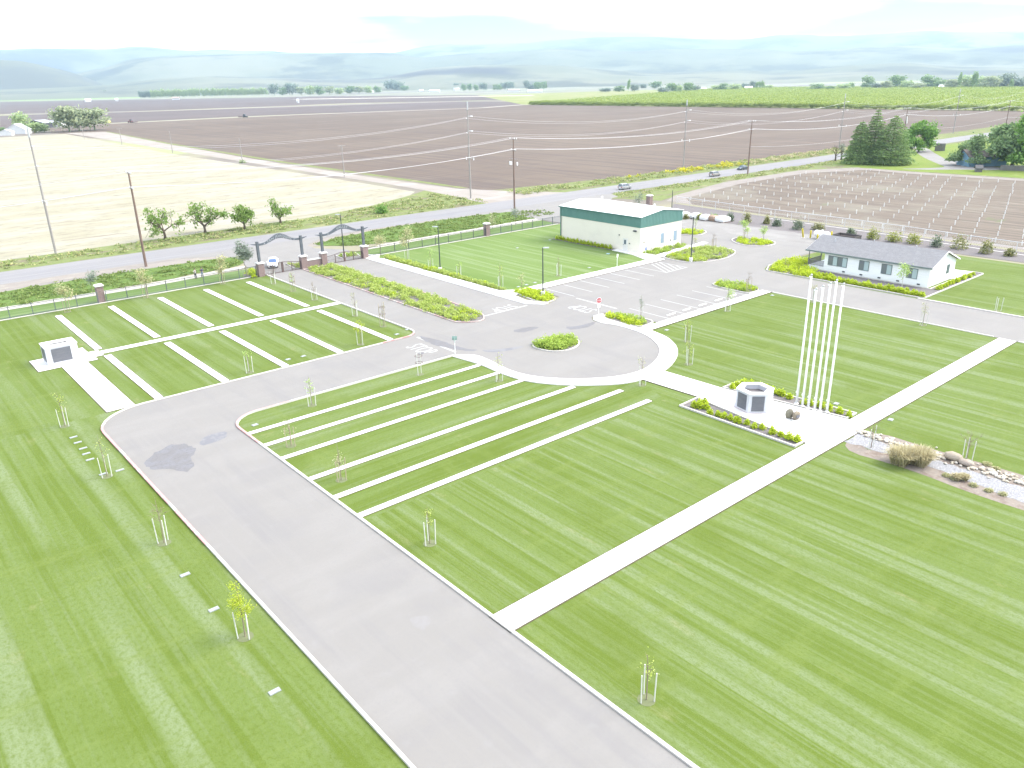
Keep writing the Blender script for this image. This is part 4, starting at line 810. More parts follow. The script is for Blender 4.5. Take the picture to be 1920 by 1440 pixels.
cover(inset(BED_G1, .5), LF_BUSH, 'lime bushes beside the left gate pier', 'ground cover', 26, (.4, .6), (.4, .6), .12, 50); cover(inset(BED_G2, .4), LF_COVG, 'bushes around the lamp post behind the right gate', 'ground cover', 22, (.4, .6), (.4, .6), .12, 50)
cover(inset(BED_G3, .3), LF_COVER, 'bushes behind the brick wall between the gates', 'ground cover', 14, (.4, .6), (.4, .7), .12, 50)
WV = [(-60, 172), (139, 172), (138, 180), (22, 180.2), (-60, 180.4)]
cover([(-60, 171.5), (20, 171.5), (138, 170.5), (137, 196), (118, 190), (93, 183), (22, 180), (-60, 180)], LF_WEED, 'weeds on the ditch bank between the road and the straw field', 'weeds', 520, (.5, 1.4), (.2, .55), .25, 20)
cover([(153, 172), (420, 171), (420, 182), (152, 183)], LF_WEED, 'weeds on the verge between the road and the plowed field', 'weeds', 560, (.6, 1.6), (.3, .9), .28, 22)
cover([(205, 174), (262, 173), (262, 181), (200, 181)], LF_MUST, 'yellow flowering mustard on the far road verge', 'weeds', 90, (.7, 1.5), (.6, 1.3), .26, 40, lambda x, y: 222 < x < 240 or 247 < x < 262 or RNG.random() < .12)
cover([(262, 172), (420, 172), (420, 181), (262, 181)], LF_DRY, 'dry straw coloured grass on the far road verge', 'weeds', 240, (.6, 1.4), (.4, .9), .28, 24)
cover([(165, 146), (178, 150), (320, 150), (320, 156.5), (172, 157)], LF_WEED, 'low weeds on the near road verge by the young orchard', 'weeds', 260, (.6, 1.5), (.15, .4), .25, 18)
cover(STRIP_L[1:8] + [(-20, 151), (-20, 140.8)], LF_ROUGH, 'coarse green tufts on the left roadside strip', 'weeds', 380, (.5, 1.2), (.1, .3), .2, 20)
cover(STRIP_R, LF_ROUGH, 'coarse green tufts on the right roadside strip', 'weeds', 360, (.5, 1.2), (.1, .3), .2, 20)
def bush(r, h, m, n=230, leaf=.13, seed=0, name='bush'):
    rg = np.random.default_rng(seed); mb = MB()
    for _ in range(6):
        a = rg.uniform(0, 6.28); d = rg.uniform(.1, .45) * r; mb.leaves(dome((d * math.cos(a), d * math.sin(a), h * .04), r * rg.uniform(.5, .75), h * rg.uniform(.75, 1.05), n // 6, rg), leaf, rg)
    return mb.mesh(name, m)
def put(name, me, loc, label, cat, group, rz=0, sc=1.):
    o = bpy.data.objects.new(name, me); COL.objects.link(o); o.location = (loc[0], loc[1], loc[2] if len(loc) > 2 else .03); o.rotation_euler = (0, 0, rz)
    o.scale = sc if hasattr(sc, '__len__') else (sc, sc, sc); return tag(o, label, cat, group)
LIME = [bush(.52, .74, LF_BUSH, 260, .11, s) for s in range(4)]
def row(pts, label, group, s0=.85, s1=1.15, name='lime_bush'):
    for i, p in enumerate(pts): put(name, LIME[i % 4], p, label, 'bush', group, RPY.uniform(0, 6), RPY.uniform(s0, s1))
nb = px((1303, 765), (1312, 766), (1322, 768), (1312, 759), (1322, 757), (1332, 777), (1345, 780), (1357, 784), (1369, 787), (1381, 793), (1399, 797), (1414, 803), (1430, 806), (1448, 813), (1465, 819), (1479, 824), (1491, 829))
row(nb, 'lime bush in the near memorial bed', 'lime bushes of the near memorial bed', .75, 1.0)
fb = px((1374, 731), (1382, 727), (1390, 724), (1398, 722), (1407, 722), (1425, 727), (1437, 731), (1449, 737), (1458, 741), (1467, 743), (1480, 748), (1507, 758), (1520, 760), (1540, 765), (1556, 771), (1574, 775), (1591, 781))
row(fb, 'lime bush in the far memorial bed', 'lime bushes of the far memorial bed', .8, 1.05)
row([(113.1, 103.9 + .98 * k) for k in range(16)], 'clipped lime bush in the row along the hall wall', 'lime bushes along the hall wall', .95, 1.15)
hb = []
for k in range(34):
    y = 64.4 - .53 * k; hb.append((118.75 + RPY.uniform(-.25, .35), y + RPY.uniform(-.15, .15)))
    if k % 2 == 0 and (k < 8 or k > 20 or k % 4 == 0): hb.append((119.7 + RPY.uniform(-.3, .4), y + RPY.uniform(-.3, .3)))
    if k < 5: hb.append((120.8 + RPY.uniform(-.3, .4), y))
row(hb, 'lime bush in the front bed of the white house', 'lime bushes before the white house', .75, 1.15)
row([(124.6 + .75 * k, 47.2 + RPY.uniform(-.3, .3)) for k in range(19)], 'lime bush in the end bed of the white house', 'lime bushes at the end of the white house', .65, 1.0)
# shrubs along the orchard fence: each of its own size and hue
SHR = [((1285, 411), .8, 1.2, 0, 'small pale shrub at the fence above the first white sack'), ((1312, 412), .9, 1.4, 2, 'lime shrub behind the white sacks'), ((1338, 413), 1.1, 1.6, 1, 'bright rounded shrub behind the last white sacks'),
       ((1368, 415), 1.0, 2.3, 3, 'upright dark grey green shrub right of the sacks'), ((1399, 418), 1.3, 2.5, 0, 'tall brownish shrub behind the two young island trees'), ((1436, 420), 1.2, 1.9, 0, 'broad tan green shrub, fifth along the fence from the sacks'),
       ((1457, 424), 1.2, 1.6, 3, 'low dark shrub at the fence before the yellow bollards'), ((1494, 430), 1.7, 2.3, 4, 'large grey green shrub just left of the yellow bollards'), ((1533, 431), 1.6, 1.6, 0, 'wide olive shrub behind the white tank'),
       ((1594, 439), 1.2, 1.3, 3, 'small shrub behind the dark raised planter'), ((1635, 449), 1.4, 2.4, 2, 'upright yellow green shrub right of the raised planter'), ((1675, 453), 1.6, 2.0, 2, 'round yellow green shrub behind the house roof vent'),
       ((1712, 457), 1.7, 2.2, 2, 'wide lime shrub behind the middle of the house roof'), ((1757, 463), 1.5, 2.1, 3, 'dark grey shrub behind the right part of the house roof'), ((1800, 467), 2.1, 2.8, 0, 'largest olive brown shrub at the fence, above the house end'),
       ((1847, 475), 1.6, 2.8, 0, 'upright tan shrub second from the right picture edge'), ((1892, 480), 1.2, 1.3, 0, 'small low shrub at the fence nearest the right picture edge')]
for i, (p, r, h, k, lb) in enumerate(SHR):
    mm = (LF_SHR, LF_BRT, LF_SHRL, LF_SHRG, LF_SHRG)[k]; put('shrub', bush(r, h, mm, 520, .17, 50 + i, 'shrub'), g(*p), lb, 'shrub', 'shrubs along the orchard fence', RPY.uniform(0, 6))
put('bush', bush(2.0, 2.3, LF_BRT, 500, .26, 90), g(716, 400), 'single bright green bush on the ditch bank by the road', 'bush', None)
def blades(r, h, n, seed, m, name):
    rg = np.random.default_rng(seed); mb = MB()
    for cx, cy in ((-.28 * r, .3 * r), (.28 * r, -.3 * r)):
        for _ in range(n // 2):
            a = rg.uniform(0, 6.28); e = rg.uniform(0, 1) ** .6; b = np.array([cx + .3 * r * rg.uniform(-1, 1), cy + .3 * r * rg.uniform(-1, 1), 0]); d = np.array([math.cos(a), math.sin(a), 0]); l_ = rg.uniform(.75, 1.05)
            p1 = b + d * e * r * .38 * l_ + [0, 0, h * .62 * l_]; p2 = b + d * e * r * .78 * l_ + [0, 0, h * (.98 - .38 * e * e) * l_]; s = np.array([-d[1], d[0], 0]) * .022
            k = len(mb.v); mb.v += [tuple(b - s), tuple(b + s), tuple(p1 + s), tuple(p1 - s), tuple(p2)]; mb.f += [(k, k + 1, k + 2, k + 3), (k + 3, k + 2, k + 4)]
    return mb.mesh(name, m)
put('grass_clump', blades(1.9, 1.75, 2600, 91, LF_DRY, 'grass_clump'), (64.1, 24.0, 0), 'large tan grass clump beside the dry creek', 'ornamental grass', None)
for i, (p, r, lb) in enumerate((((1775, 893), .5, 'low grey green plant at the near creek edge, right of the grass clump'), ((1790, 899), .6, 'low grey green plant touching the small tan grass tuft'), ((1826, 912), .6, 'low grey plant in the middle of the near creek edge'),
     ((1855, 922), .55, 'low grey plant at the near creek edge towards the right picture edge'), ((1880, 928), .5, 'low grey plant nearest the right picture edge by the creek'), ((1850, 872), .6, 'low dark plant behind the cobbles at the far creek edge'), ((1865, 880), .5, 'smallest dark plant behind the cobbles at the far creek edge'))):
    put('creek_plant', bush(r * .8, .24, LF_OLIVE, 870, .04, 70 + i, 'creek_plant'), g(*p), lb, 'plant', 'low plants along the dry creek')
put('grass_tuft', blades(.7, .6, 900, 79, LF_DRY, 'grass_tuft'), g(1801, 900), 'small tan grass tuft at the near creek edge', 'ornamental grass', None)

# young staked trees ------------------------------------------------
STK = mat('white_stake', (.50, .50, .46), .7, (), .2); STKT = mat('tan_stake', (.32, .27, .19), .8); TIE = mat('brown_tie', (.105, .075, .06), .8)
def young(pxy, top, kind, m, n, label, stakes=3, spread=.55, leaf=.066, sh=2.0, lean=0., tie=False, sm=None, seed=0, base=.0):
    x, y = g(*pxy); rg = np.random.default_rng(100 + seed); H = max(1.2, hgt(pxy[0], pxy[1], top)); t = thing('young_tree', label, 'young tree', (x, y, base), rg.uniform(0, 1.0), 'young staked trees')
    if kind != 'none':
        tr = MB(); b = max(.9, H * .42); tr.tube([(0, 0, 0), (.02, 0, b), (lean * .4, .03, H * .72), (lean, .05, H * .97)], [.04, .032, .022, .008], 6)
        tips = []
        for q in range(9 if kind != 'bare' else 14):
            z = rg.uniform(b * .95, H * .86); u = z / H; a = rg.uniform(0, 6.28); l_ = spread * rg.uniform(.5, 1.1) * (1.15 - .5 * u); p0 = Vector((lean * max(0, u - .3), .03 * u, z))
            p2 = p0 + Vector((l_ * math.cos(a), l_ * math.sin(a), l_ * rg.uniform(.5, 1.1))); p1 = p0.lerp(p2, .5) + Vector((0, 0, -.06)); tr.tube([p0, p1, p2], [.016, .011, .004], 4); tips += [p1, p2, p1.lerp(p2, .5)]
            if kind == 'bare':
                for _ in range(3): e = p2 + Vector(rg.normal(0, .16, 3)); tr.tube([p1.lerp(p2, rg.uniform(.2, .9)), e], [.009, .004], 4)
        tr.build('trunk', TWIG, t)
        if n:
            mb = MB(); T = np.array([tuple(p) for p in tips]); n = int(n * 2.0); k = rg.integers(0, len(T), n); mb.leaves(T[k] + rg.normal(0, .15 * spread / .55, (n, 3)), leaf * 1.05, rg); mb.build('crown', m, t)
    for q in range(stakes):
        a = (2 * math.pi * q / max(2, stakes)) + .4 if stakes != 2 else math.pi * q
        c, s_ = math.cos(a) * .42, math.sin(a) * .42; MB().tube([(c, s_, 0), (c * 1.12, s_ * 1.12, sh * rg.uniform(.93, 1.05))], .036, 6).build('stake', sm or STK, t)
    if tie:
        for z in (sh * .55, sh * .85): MB().tube([(math.cos(a) * .44, math.sin(a) * .44, z) for a in np.linspace(0, 6.28, 9)], .03, 4).build('tie', TIE, t)
    if stakes: MB().prism([(.5 * math.cos(a), .5 * math.sin(a)) for a in np.linspace(0, 5.8, 12)], .002, .012).build('bare_soil_ring', mat('tree_ring_soil', (.115, .13, .065), 1), t)
Y = [
 ((122, 799), 733, 'sparse', LF_YEL, 70, 'young tree with a few yellow leaves left of the white columbarium walk', {}),
 ((201, 893), 812, 'sparse', LF_YEL, 24, 'nearly leafless young tree beside the row of flat markers at the road bend', {}),
 ((308, 1018), 930, 'bare', None, 0, 'bare twig young tree left of the straight red kerb', dict(spread=.75)),
 ((460, 1194), 1085, 'leafy', LF_LIME, 620, 'bushy lime young tree at the left kerb, largest of the near lawn', dict(spread=.62, leaf=.05)),
 ((806, 1019), 948, 'leafy', LF_YEL, 60, 'young tree with a small yellow tuft in the lawn below the row strips', dict(spread=.3, leaf=.06)),
 ((1212, 1312), 1216, 'sparse', LF_YEL, 26, 'bent young tree with orange buds, nearest the camera right of the road', dict(lean=-.35, spread=.5)),
 ((640, 900), 828, 'sparse', LF_PALE, 60, 'thin pale young tree between the lower row strips', dict(sm=STKT)), ((546, 836), 780, 'sparse', LF_PALE, 45, 'thin pale young tree on the second row strip', dict(sm=STKT)),
 ((585, 760), 702, 'leafy', LF_YOUNG, 70, 'leafy young tree at the near side of the cross road', {}), ((787, 702), 655, 'none', None, 0, 'pair of white stakes without a tree by the cross road corner', dict(stakes=2, sh=2.6, tie=True)),
 ((468, 698), 655, 'sparse', LF_YOUNG, 40, 'faint young tree at the far side of the cross road', {}), ((677, 646), 596, 'leafy', LF_LIME, 170, 'bright lime young tree at the end of the last row strip', dict(spread=.6)),
 ((719, 612), 566, 'sparse', LF_PALE, 35, 'thin young tree with brown tie bands nearest the driveway corner', dict(tie=True, sm=STKT, sh=3.2)), ((667, 592), 545, 'leafy', LF_PALE, 75, 'grey leaved young tree left of the driveway beyond the cross walk', {}),
 ((590, 562), 526, 'bare', None, 0, 'bare young tree left of the driveway, second beyond the gate', {}), ((550, 546), 506, 'leafy', LF_YOUNG, 70, 'green young tree with brown tie bands inside the left gate', dict(tie=True, sm=STKT, sh=2.8, spread=.4)),
 ((514, 532), 500, 'bare', None, 0, 'bare staked young tree at the foot of the left gate pier', {}), ((935, 714), 660, 'sparse', LF_YEL, 50, 'pale young tree on the outer edge of the turning circle walk', dict(sh=1.9)),
 ((1203, 722), 668, 'sparse', LF_PALE, 45, 'thin pale young tree at the start of the memorial walk', {}), ((1291, 683), 640, 'sparse', LF_YEL, 40, 'front one of two young trees right of the circle walk', {}),
 ((1288, 640), 592, 'leafy', LF_YEL, 90, 'yellow leaved back one of two young trees right of the circle walk', {}), ((1363, 583), 527, 'leafy', LF_YOUNG, 190, 'leafy green young tree beside the lower parking walk', dict(spread=.75)),
 ((1730, 610), 566, 'leafy', LF_PALE, 70, 'pale young tree at the edge of the road before the house', {}), ((1870, 583), 556, 'none', None, 0, 'three bare white stakes in the lawn near the right picture edge', {}),
 ((1047, 517), 478, 'bare', None, 0, 'bare young tree with white stakes in the hall lawn', dict(spread=.3)), ((938, 540), 490, 'sparse', LF_YEL, 50, 'yellowish young tree standing in the end of the long bed', {}),
 ((978, 547), 512, 'leafy', LF_OLIVE, 70, 'short bushy tan young tree by the small lime hedge', dict(stakes=0)), ((862, 520), 487, 'leafy', LF_YOUNG, 60, 'young tree with scattered leaves right of the bed lamp post', {}),
 ((808, 506), 462, 'sparse', LF_YOUNG, 70, 'tall thin young tree left of the bed lamp post', dict(spread=.7)), ((764, 489), 424, 'leafy', LF_OLIVE, 330, 'olive crowned young tree behind the start of the long bed', dict(spread=1.15, leaf=.13)),
 ((714, 478), 432, 'leafy', LF_OLIVE, 240, 'pale olive young tree behind the right gate pier', dict(spread=1.1, leaf=.13, stakes=0)), ((418, 532), 483, 'leafy', LF_OLIVE, 300, 'tan crowned young tree inside the fence, nearest the gates', dict(spread=1.15, leaf=.13, sm=STKT)),
 ((275, 558), 505, 'leafy', LF_OLIVE, 280, 'tan crowned young tree inside the fence behind the third row strip', dict(spread=1.1, leaf=.13, sm=STKT)), ((127, 585), 532, 'leafy', LF_OLIVE, 220, 'tan crowned young tree inside the fence left of the lone pier', dict(spread=1.05, leaf=.13, sm=STKT)),
 ((175, 553), 503, 'leafy', LF_GREY, 260, 'grey leaved young tree behind the lone brick pier of the left fence', dict(spread=1.2, leaf=.13, stakes=0)), ((462, 520), 452, 'leafy', LF_GREY, 900, 'dense grey green young conifer beside the left gate pier', dict(spread=1.25, leaf=.14, sm=STKT)),
 ((1201, 603), 552, 'leafy', LF_GREY, 80, 'dark leaved young tree on the island by the stop sign', dict(spread=.45, stakes=2, base=.1)), ((1402, 548), 508, 'bare', None, 0, 'bare young tree on the island at the end of the parking row', dict(base=.1, sm=STKT)),
 ((1337, 468), 437, 'bare', None, 0, 'bare young tree on the large island before the hall', dict(base=.1, sm=STKT)), ((1396, 449), 415, 'leafy', LF_YOUNG, 240, 'left and fuller of two green young trees on the small yard island', dict(spread=1.0, leaf=.11, sm=STKT)),
 ((1431, 453), 424, 'leafy', LF_YOUNG, 130, 'right and thinner of two green young trees on the small yard island', dict(spread=.7, leaf=.11, stakes=1)), ((1302, 476), 443, 'sparse', LF_YEL, 70, 'yellowish young tree close behind the island lamp post', dict(stakes=0)),
 ((1303, 437), 408, 'sparse', LF_YOUNG, 60, 'small green young tree on the island right of the hall', {}), ((1690, 543), 494, 'leafy', LF_YOUNG, 280, 'leafy green young tree before the windows of the white house', dict(spread=.85, leaf=.10, stakes=2)),
 ((1471, 507), 480, 'sparse', LF_YEL, 50, 'thin yellowish young tree among the bushes at the house porch', dict(stakes=0)), ((1524, 566), 533, 'sparse', LF_PALE, 60, 'thin young tree at the road edge directly behind the flagpoles', dict(stakes=2)),
 ((967, 424), 385, 'leafy', LF_GREY, 170, 'grey green young tree at the fence left of the hall', dict(spread=1.1, leaf=.14, stakes=0)), ((924, 430), 403, 'leafy', LF_PALE, 120, 'pale young tree at the fence beside the right lone pier', dict(spread=.9, leaf=.13, stakes=0)),
 ((1197, 398), 362, 'leafy', LF_GREY, 200, 'grey young tree behind the roof of the hall', dict(spread=1.2, leaf=.15, stakes=0)),
 ((1812, 863), 806, 'bare', None, 0, 'bare grey young tree with three stakes beyond the creek boulders', dict(spread=.95, sh=2.0)), ((1633, 840), 785, 'bare', None, 0, 'bare grey young tree at the start of the dry creek by the walk', dict(spread=.95, stakes=2)),
]
for i, (p, tp, k, m_, n, lb, kw) in enumerate(Y): young(p, tp, k, m_, n, lb, seed=i, **kw)

# grown trees -------------------------------------------------------
def limb(mb, p, d, l_, r, lv, rg, tips, up=.15):
    d = d.normalized(); pts = [p]; q = p
    for _ in range(3): d = (d + Vector(rg.normal(0, .16, 3)) + Vector((0, 0, up * .35))).normalized(); q = q + d * l_ / 3; pts.append(q)
    mb.tube(pts, [r, r * .85, r * .72, r * .55], 6)
    tips.append((pts[-1], l_)); 
    if lv <= 1: tips.append((pts[2], l_))
    if lv:
        for _ in range(3 if lv > 1 else 2):
            e = d + Vector(rg.normal(0, .62, 3)) + Vector((0, 0, up)); limb(mb, pts[rg.integers(2, 4)], e, l_ * rg.uniform(.6, .8), r * .52, lv - 1, rg, tips, up)
def tree(name, loc, H, W, m, label, cat, leaf=.3, n=2400, trunk=.3, seed=0, r=.28, group=None, clump=.85, flat=0., low=.35, bare=False, lv=3):
    rg = np.random.default_rng(seed); t = thing(name, label, cat, loc, 0, group); mb = MB(); tips = []; hb = H * trunk
    mb.tube([(0, 0, -.1), (.05, 0, hb * .5), (0, .05, hb)], [r * 1.35, r, r * .9], 8)
    for q in range(5):
        a = 2 * math.pi * q / 5 + rg.uniform(-.4, .4); limb(mb, Vector((0, 0, hb * rg.uniform(.75, 1.0))), Vector((math.cos(a) * W * .5, math.sin(a) * W * .5, H * rg.uniform(low, low + .4))), H * .36, r * .55, lv - 1, rg, tips)
    T = np.array([tuple(p) for p, _ in tips]); ext_ = np.abs(T[:, :2]).max(); zt = T[:, 2].max()
    k = np.array([W / 2 / (ext_ + clump * .6), W / 2 / (ext_ + clump * .6), (H - clump * .5) / zt])
    mb.v = [tuple(np.array(v) * [k[0] if v[2] > hb * .75 else 1, k[1] if v[2] > hb * .75 else 1, k[2] if v[2] > hb * .75 else 1]) for v in mb.v]; T = T * k
    mb.build('trunk', BARK, t)
    if not bare:
        c = MB(); sel = rg.integers(0, len(T), max(14, len(T))); cs = T[sel] + rg.normal(0, clump * .35, (len(sel), 3)); per = max(6, n // len(cs))
        P = np.concatenate([cc + rg.normal(0, 1, (per, 3)) * clump * rg.uniform(.35, .75) * [1, 1, .7] for cc in cs]); P = P[P[:, 2] > hb * .6]
        c.leaves(P, leaf, rg, flat); c.build('crown', m, t)
    return t
for i, (p, H, W, n, lb) in enumerate((((310, 449), 7.1, 8.6, 1100, 'leftmost of four trees along the straw field, with wide open boughs'), ((385, 438), 7.0, 10.6, 1300, 'widest of four trees along the straw field'),
       ((459, 430), 5.9, 6.2, 1500, 'third and densest of four trees along the straw field'), ((526, 419), 5.9, 6.8, 800, 'rightmost and thinnest of four trees along the straw field'))):
    tree('field_tree', g(*p), H, W, LF_FIG, lb, 'tree', .26, n, .24, 20 + i, .26, 'trees along the straw field', .75, 0, .30, lv=3)
def conifer(loc, H, W, label, seed, m=LF_CON):
    rg = np.random.default_rng(seed); t = thing('conifer', label, 'conifer', loc, 0, 'conifers beyond the young orchard'); tr = MB(); tr.tube([(0, 0, -.1), (0, 0, H * .5), (0, 0, H)], [.42, .28, .04], 8); Pn = []; mb = MB()
    z = H * .10; lay = 0
    while z < H * .985:
        u = (z / H); R_ = W / 2 * (1 - u) ** .62 * rg.uniform(.82, 1.08) * (.9 if u < .2 else 1); nb_ = max(4, int(11 * (1 - u) + 4))
        for q in range(nb_):
            a = 2 * math.pi * (q + rg.uniform(-.3, .3)) / nb_ + lay; l_ = R_ * rg.uniform(.75, 1.12); d = np.array([math.cos(a), math.sin(a)])
            tr.tube([(0, 0, z), (*(d * l_ * .6), z + .05 * l_), (*(d * l_), z - .12 * l_)], [.09 * (1 - u) + .015, .04, .012], 4, False)
            k = int(26 + 66 * l_ / 3); s = rg.uniform(.15, 1, k) ** .7; wdt = .30 * l_ * np.sin(np.clip(s, 0, 1) * math.pi * .93) + .10
            P = np.stack([d[0] * s * l_, d[1] * s * l_, z + .12 * l_ * s - .28 * l_ * s ** 2 + rg.normal(0, .12, k)], 1); off = rg.normal(0, 1, k) * wdt; P[:, 0] += -d[1] * off; P[:, 1] += d[0] * off; P[:, 2] -= np.abs(off) * .25; Pn.append(P)
        z += H * rg.uniform(.05, .066) * (1.15 - .4 * u); lay += 1.1
    tr.build('trunk', BARK, t); mb.leaves(np.concatenate(Pn), .26, rg, .7, .5); mb.build('crown', m, t)
conifer(g(1608, 307), 15.2, 13.5, 'left and slimmest of three conifers beyond the young orchard', 31)
conifer(g(1634, 306), 18.8, 13.5, 'tallest middle one of three conifers beyond the young orchard', 32)
conifer(g(1668, 308), 16.8, 20.0, 'broad right one of three conifers beyond the young orchard', 33)
tree('round_tree', g(1722, 285), 11.5, 12.5, LF_BRT, 'bright green round tree right of the conifers', 'tree', .45, 8500, .16, 34, .35, None, 1.5, 0, .12)
tree('bare_tree', g(1566, 302), 6.5, 6.0, None, 'small bare grey tree left of the conifers', 'tree', 0, 0, .3, 35, .3, None, .6, bare=True)
tree('bare_tree', g(1577, 300), 6.8, 7.0, LF_GREY, 'grey almost leafless tree touching the left conifer', 'tree', .15, 240, .3, 36, .3, None, .8)
tree('oak_tree', g(1813, 310.5), 10.0, 14.5, LF_OAK, 'spreading small oak left of the blue house', 'tree', .38, 8500, .24, 37, .36, None, 1.4, 0, .2)
tree('oak_tree', g(1897, 312.5), 16.0, 20, LF_OAK, 'huge dark oak rising over the blue house', 'tree', .55, 12000, .17, 38, .55, None, 1.9, 0, .12)
tree('oak_tree', g(1938, 318), 18, 19, LF_BRT, 'tall bright oak cut by the right picture edge', 'tree', .55, 9500, .15, 39, .5, None, 1.8, 0, .1)
tree('oak_tree', g(1866, 284), 9.5, 11, LF_OAK, 'smaller oak behind the roof of the blue house', 'tree', .45, 2600, .22, 40, .35, None, 1.3)
put('bush', bush(1.3, 1.1, LF_SHRG, 260, .22, 93), g(1815, 309), 'dark bush at the foot of the small oak', 'bush', None)

# ------------------------------------------------------------------ memorial plaza and columbaria
def ground_marker(p, sx, sy, rz, label, m=None, group='flat stone markers'):
    t = MB().prism([(-sx, -sy), (sx, -sy), (sx, sy), (-sx, sy)], -.02, .05).prism([(-sx * .9, -sy * .86), (sx * .9, -sy * .86), (sx * .9, sy * .86), (-sx * .9, sy * .86)], .05, .062).build('flat_marker', m or mat('marker_stone', (.25, .27, .265), .7, [((4, 4, 4), (.21, .225, .22), .48, .62, .6)]))
    t.location = (*g(*p), 0); t.rotation_euler = (0, 0, rz); tag(t, label, 'marker', group)
for p, lb in (((138, 820), 'flat marker at the top of the short row by the road bend'), ((146, 830), 'second flat marker of the short row by the road bend'), ((156, 841), 'middle flat marker of the short row by the road bend'), ((162, 851), 'fourth flat marker of the short row by the road bend'),
              ((169, 862), 'fifth flat marker of the short row by the road bend'), ((194, 889), 'flat marker hidden behind the stakes of the bend tree'), ((225, 882), 'flat marker between the bend tree and the red kerb'),
              ((347, 1078), 'flat marker alone in the lawn above the lime young tree'), ((401, 1143), 'flat marker left of the lime young tree'), ((515, 1297), 'flat marker nearest the camera in the left lawn')):
    big = p[1] > 1000; ground_marker(p, .32 if big else .34, .17 if big else .14, rad(0), lb)
for p, lb in (((478, 797), 'flat pale cover in the rounded lawn corner above the first row strip'), ((540, 674), 'left one of two flat covers beside the cross road'), ((569, 668), 'right one of two flat covers beside the cross road'), ((744, 627), 'flat cover in the grass near the driveway corner'),
              ((764, 618), 'flat cover at the kerb of the driveway corner'), ((1250, 619), 'flat cover in the lawn beside the lower parking walk'), ((1448, 554), 'flat cover in the lawn corner by the road before the house'), ((1799, 574), 'flat cover in the lawn near the stakes at the right'),
              ((1568, 757), 'flat cover in the lawn behind the flagpoles'), ((1670, 787), 'flat cover in the lawn beyond the creek'), ((970, 465), 'flat cover in the middle of the hall lawn'), ((1105, 502), 'flat cover at the walk edge of the hall lawn'), ((987, 534), 'flat cover in the hall lawn by the small lime hedge'), ((972, 538), 'flat cover in the hall lawn nearest the long bed'), ((1003, 530), 'third flat cover from the long bed in the hall lawn'), ((1031, 450), 'flat cover at the left end of the hall hedge'), ((1590, 441), 'flat cover behind the raised planter')):
    ground_marker(p, .30, .22, rad(8), lb, None, 'flat valve covers')
ground_marker((1140, 476), .35, .3, rad(20), 'pale blue flat cover in the hall lawn before the door', mat('pale_blue_cover', (.22, .34, .40), .6), 'flat valve covers')
# square columbarium
t = thing('columbarium', 'square pale stone columbarium with dark granite fronts on the left paved pad', 'columbarium', (17.0, 105.5, .07))
sx, sy, Hh = 1.75, 1.35, 2.15
b = MB()
for x0, y0, x1, y1 in ((-sx, -sy, sx, -sy + .5), (-sx, sy - .5, sx, sy), (-sx, -sy + .5, -sx + .5, sy - .5), (sx - .5, -sy + .5, sx, sy - .5)): b.box(x0, y0, 0, x1, y1, Hh)
b.build('stone_block', STONEW, t)
c = MB()
for x0, y0, x1, y1 in ((-sx - .06, -sy - .06, sx + .06, -sy + .92), (-sx - .06, sy - .92, sx + .06, sy + .06), (-sx - .06, -sy + .92, -sx + .85, sy - .92), (sx - .85, -sy + .92, sx + .06, sy - .92)): c.box(x0, y0, Hh + .002, x1, y1, Hh + .14)
c.build('coping', CONC, t)
MB().box(-1.2, -.6, Hh - .5, 1.2, .6, Hh - .45).build('inner_bed', MULCH, t)
for nm, bx in (('niche_panel', (-sx + .6, -sy - .05, .32, sx - .8, -sy + .01, Hh - .16)), ('niche_panel', (-sx - .05, -sy + .55, .4, -sx + .01, sy - .55, Hh - .2)), ('niche_panel', (sx - .01, -sy + .5, .4, sx + .05, sy - .5, Hh - .2)), ('niche_panel', (-sx + .6, sy - .01, .32, sx - .6, sy + .05, Hh - .16))): MB().box(*bx).build(nm, GRANP, t)
# six-sided columbarium
t = thing('columbarium', 'six-sided pale stone columbarium with dark granite fronts on the memorial plaza', 'columbarium', (65.1, 39.9, .095), rad(16)); R6, H6 = 1.82, 1.9
hexp = lambda r: [(r * math.cos(k * math.pi / 3), r * math.sin(k * math.pi / 3)) for k in range(6)]
def ring(ro, ri, z0, z1):
    b = MB(); A, B = hexp(ro), hexp(ri)
    for k in range(6): j = (k + 1) % 6; b.prism([A[k], A[j], B[j], B[k]], z0, z1)
    return b
ring(R6, R6 - .5, 0, H6).build('stone_block', STONEW, t); ring(R6 + .05, R6 - .60, H6 + .003, H6 + .13).build('coping', CONC, t)
MB().prism(hexp(R6 - .52), H6 - .45, H6 - .4).build('inner_bed', MULCH, t); MB().prism(hexp(R6 + .12), .001, .02).build('base_ring', mat('pink_paver', (.40, .315, .32), .85), t)
for k in range(6):
    if k == 4: continue                                                  # this face is plain stone
    a = k * math.pi / 3 + math.pi / 6; q = R6 * math.cos(math.pi / 6); u = Vector((math.cos(a), math.sin(a), 0)); v = Vector((-u.y, u.x, 0)); hw = R6 * .5 * .66; P = []
    for d in (q - .01, q + .045): P += [u * d - v * hw + Vector((0, 0, .2)), u * d + v * hw + Vector((0, 0, .2)), u * d + v * hw + Vector((0, 0, H6 - .14)), u * d - v * hw + Vector((0, 0, H6 - .14))]
    mb = MB(); mb.v = [tuple(p) for p in P]; mb.f = [(3, 2, 1, 0), (4, 5, 6, 7), (0, 1, 5, 4), (1, 2, 6, 5), (2, 3, 7, 6), (3, 0, 4, 7)]; mb.build('niche_panel', GRANP, t)
FL = ((1493, 758), (1504, 763), (1515, 767), (1527, 770), (1537, 773), (1550, 774))
